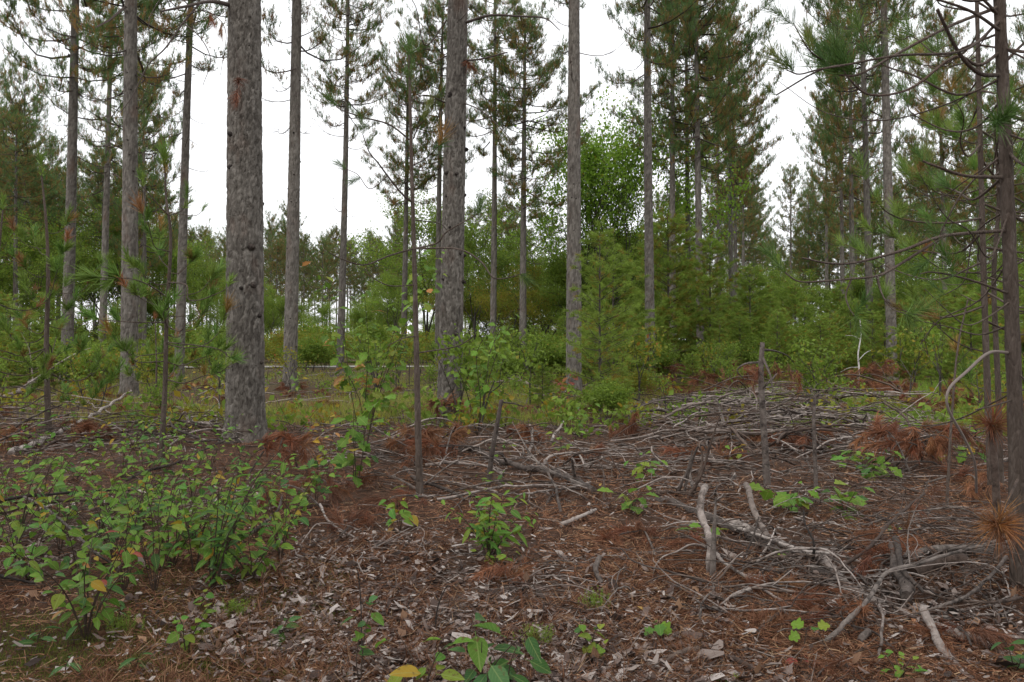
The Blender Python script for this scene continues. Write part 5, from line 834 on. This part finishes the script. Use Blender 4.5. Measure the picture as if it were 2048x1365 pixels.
mb = MB(); n = 185000; C, d = pxs(n, -650, 2750, 800, 1480, .85); FLK = lambda C: np.clip(vnoise(C[:, 0] * .9 + 3, C[:, 1] * .9, 9) * 2.2 - .55 + .95 * np.exp(-((C[:, 0] + .25) / 1.1) ** 2 - ((C[:, 1] - 4.2) / 1.3) ** 2) - .5 * (C[:, 0] > 1.2), 0, 1)
keep = rng.random(n) < np.clip(vnoise(C[:, 0] * 1.6, C[:, 1] * 1.6, 7) * 1.7 - .15 - .75 * FLK(C), .08, 1); C, d = C[keep], d[keep]; n = len(C)
flow = vnoise(C[:, 0] * 1.2, C[:, 1] * 1.2, 8) * 9; strips(mb, C, flow + rng.normal(size=n) * .9, rng.uniform(.07, .16, n), .0019 * np.clip(d / 4, 1, 3.5), .035, rng.uniform(-.25, .25, n)); 
n = 13500; C, d = pxs(n, -650, 2750, 765, 1450, .8); P = np.column_stack([C, gz(C[:, 0], C[:, 1]) + .02]); keep = vnoise(C[:, 0] * .8, C[:, 1] * .8, 14) > .42; D_ = rdirs(n) * [1, 1, .25] + [0, 0, .12]
tufts(mb, P[keep], D_[keep], 18, .12, .0034, (.1, .7), .03, 0)
setting('needle_litter', mb.build('needle_litter', [M_NLIT]), 'stuff', 'rust brown fallen pine needles covering the forest floor', 'needle litter')
mb = MB(); n = 76000; C, d = pxs(n, -650, 2750, 850, 1480, .7); keep = rng.random(n) < np.clip(FLK(C), .06, 1); C, d = C[keep], d[keep]; n = len(C)
a = rng.uniform(0, 6.28, n); L = rng.gamma(2.2, .0105, n) + .009; W = L * rng.uniform(.22, .6, n); tl = rng.normal(size=(n, 2)) * .28; cu = rng.uniform(-.2, .35, n) * W; z0 = gz(C[:, 0], C[:, 1]) + .022 + .03 * rng.random(n); V = np.empty((n, 6, 3))
for k, (u, v) in enumerate(((-.5, -.35), (0, -.5), (.5, -.25), (.5, .35), (0, .5), (-.5, .3))):
    u_ = L * (u + rng.normal(size=n) * .12); v_ = W * (v + rng.normal(size=n) * .12); V[:, k] = np.stack([C[:, 0] + np.cos(a) * u_ - np.sin(a) * v_, C[:, 1] + np.sin(a) * u_ + np.cos(a) * v_, z0 + u_ * tl[:, 0] + v_ * tl[:, 1] + cu * (k in (0, 2, 3, 5))], -1)
b = (np.arange(n) * 6)[:, None, None]; mb.add(V.reshape(-1, 3), (b + np.array([[0, 1, 4, 5], [1, 2, 3, 4]])[None]).reshape(-1, 4)); setting('bark_flakes', mb.build('bark_flakes', [M_FLAKE]), 'stuff', 'pale flakes of fallen pine bark scattered on the ground', 'bark litter')
mb = MB(); n = 1100; C, d = pxs(n, -650, 2750, 850, 1450); P = np.column_stack([C, gz(C[:, 0], C[:, 1]) + .03]); leafcards(mb, P, .055, 0, .5, 1.8); setting('fallen_leaves', mb.build('fallen_leaves', [M_DLEAF]), 'stuff', 'dry brown and tan leaves lying on the forest floor', 'leaf litter')
mb = MB(); n = 15000; C, d = pxs(n, -650, 2750, 738, 1450, 1.3); kp_ = vnoise(C[:, 0] * .9 + 9, C[:, 1] * .9, 17) > .5; C, d = C[kp_], d[kp_]; n = len(C); a = rng.uniform(0, 6.28, n); L = rng.uniform(.05, .32, n) * np.clip(d / 6, 1, 2.2); A = np.column_stack([C, gz(C[:, 0], C[:, 1]) + .012 + .03 * rng.random(n)]); E = C + np.stack([np.cos(a), np.sin(a)], -1) * L[:, None]; B = np.column_stack([E, gz(E[:, 0], E[:, 1]) + .012 + .05 * rng.random(n)])
sticks(mb, A, B, .0025 * np.clip(d / 6, 1, 2.5) * rng.uniform(.6, 1.6, n), .0018 * np.clip(d / 6, 1, 2.5)); setting('twig_litter', mb.build('twig_litter', [M_TLIT]), 'stuff', 'small broken twigs strewn over the forest floor', 'twig litter')
def blades(n, x0, x1, y0, y1, hr, wd, thr, key, tone, pw=1.0, f=.35):
    C, d = pxs(n, x0, x1, y0, y1, pw); m = vnoise(C[:, 0] * f + key, C[:, 1] * f, key); keep = m + rng.normal(size=n) * .07 > thr; C, d, m = C[keep], d[keep], m[keep]; n = len(C); h = rng.uniform(*hr, n); a = rng.uniform(0, 6.28, n); B = np.column_stack([C, gz(C[:, 0], C[:, 1]) + (.02 if hr[1] < .05 else 0)]); ld = rng.normal(size=(n, 2)) * .35 * h[:, None]; w2 = np.stack([np.cos(a), np.sin(a), 0 * a], -1) * (wd * np.clip(d / 10, .6, 4))[:, None] / 2
    V = np.stack([B - w2, B + w2, B + np.column_stack([ld, h])], 1).reshape(-1, 3); return V, np.arange(3 * n).reshape(-1, 3), np.repeat(np.clip(tone + (m - .5) * .5 + rng.normal(size=n) * .15, 0, 1), 3)
mb = MB()
for args in ((105000, -650, 2750, 724, 850, (.06, .34), .006, .56, 3, .36), (40000, 1480, 2400, 765, 880, (.10, .36), .007, .47, 5, .95), (9000, 950, 1330, 775, 840, (.04, .14), .006, .4, 6, .45)):
    V, Fc, r_ = blades(*args); mb.add(V, Fc, 0, r_)
setting('grass', mb.build('grass', [M_GRASS]), 'stuff', 'yellow-green grass between the trunks and the brush', 'grass')
mb = MB()
for args in ((60000, -650, 700, 1130, 1450, (.008, .03), .006, .48, 11, .62, .8, 1.1), (7000, 600, 2700, 950, 1450, (.008, .03), .004, .82, 12, .5, .8, 1.3)):
    V, Fc, r_ = blades(*args); mb.add(V, Fc, 0, r_)
setting('moss', mb.build('moss', [M_MOSS]), 'stuff', 'low green moss cushions on the forest floor', 'moss')
# feathery sprigs and cones in the foreground
for px, py, lab in ((1190, 1235, 'feathery yellow-green sprig on litter right of the slim stick'), (1075, 1310, 'feathery green sprig beside the glossy bottom plant'), (470, 1235, 'feathery green sprigs on moss below the thicket'), (250, 1265, 'pale feathery sprig left of the bottom thicket')):
    cb = MB(); n = 60; C = rng.normal(size=(n, 3)) * [.035, .03, 0] + [0, 0, .0]; H = rng.uniform(.04, .11, n); A = C; B = C + np.column_stack([rng.normal(size=(n, 2)) * .015, H]); sticks(cb, A, B, np.full(n, .001), np.full(n, .0006), 0, .8); tufts(cb, np.concatenate([A * (1 - u) + B * u for u in (.4, .6, .8, 1)]), np.tile([0, 0, 1.], (n * 4, 1)), 5, .014, .0022, (.5, 1.3), .004, 0, .85); thing('moss_sprig', lab, 'sprig', onground(GP(px, py)), 0, None, cb.build('moss_sprig', [M_WPINE]))
def cone_mesh():
    mb = MB(); n = 70; k = np.arange(n); z = k / n; a = k * 2.4; R = .020 * np.sin(np.pi * (z * .8 + .15)); o = np.stack([np.cos(a), np.sin(a), 0 * a], -1); s = np.stack([-np.sin(a), np.cos(a), 0 * a], -1); c = np.column_stack([0 * z, 0 * z, z * .05])
    V = np.stack([c + s * .004, c - s * .004, c + o * R[:, None] * 1.25 - s * .007 + [0, 0, .009], c + o * R[:, None] * 1.25 + s * .007 + [0, 0, .009]], 1).reshape(-1, 3); mb.add(V, np.arange(4 * n).reshape(-1, 4)); tube(mb, np.array([[0, 0, .0], [0, 0, .025], [0, 0, .05]]), [.008, .012, .006], 7); return mb.build('pine_cone', [M_DARK])
CONE = cone_mesh()
for px, py, lab in ((875, 1142, 'dark pine cone left of the bright central bush'), (805, 1142, 'small pine cone farther left of the bright central bush'), (1050, 1212, 'dark pine cone near the end of the slim tan stick'), (1905, 1230, 'dark pine cone beside the long pale log'), (1570, 1265, 'pine cone in needles below the pale log')):
    o = thing('pine_cone', lab, 'pine cone', onground(GP(px, py), .035), random.uniform(0, 6), None, CONE); o.rotation_euler = (1.4, .2, random.uniform(0, 6))
# ------------------------------------------------------------------ look-alikes get their place in the row
from collections import defaultdict
gr = defaultdict(list); ORD = 'first second third fourth fifth sixth seventh eighth ninth tenth eleventh twelfth'.split()
for o in ALL: gr[o['label']].append(o)
for lab, os_ in gr.items():
    if len(os_) < 2: continue
    os_.sort(key=lambda o: o.location.x / max(o.location.y, .1)); n = len(os_)
    for i, o in enumerate(os_):
        w_ = ('leftmost' if i == 0 else 'rightmost') if n == 2 or i in (0, n - 1) else f'{ORD[i] if i < 12 else str(i + 1) + "th"} from left'
        o['label'] = f'{lab}, {w_}'
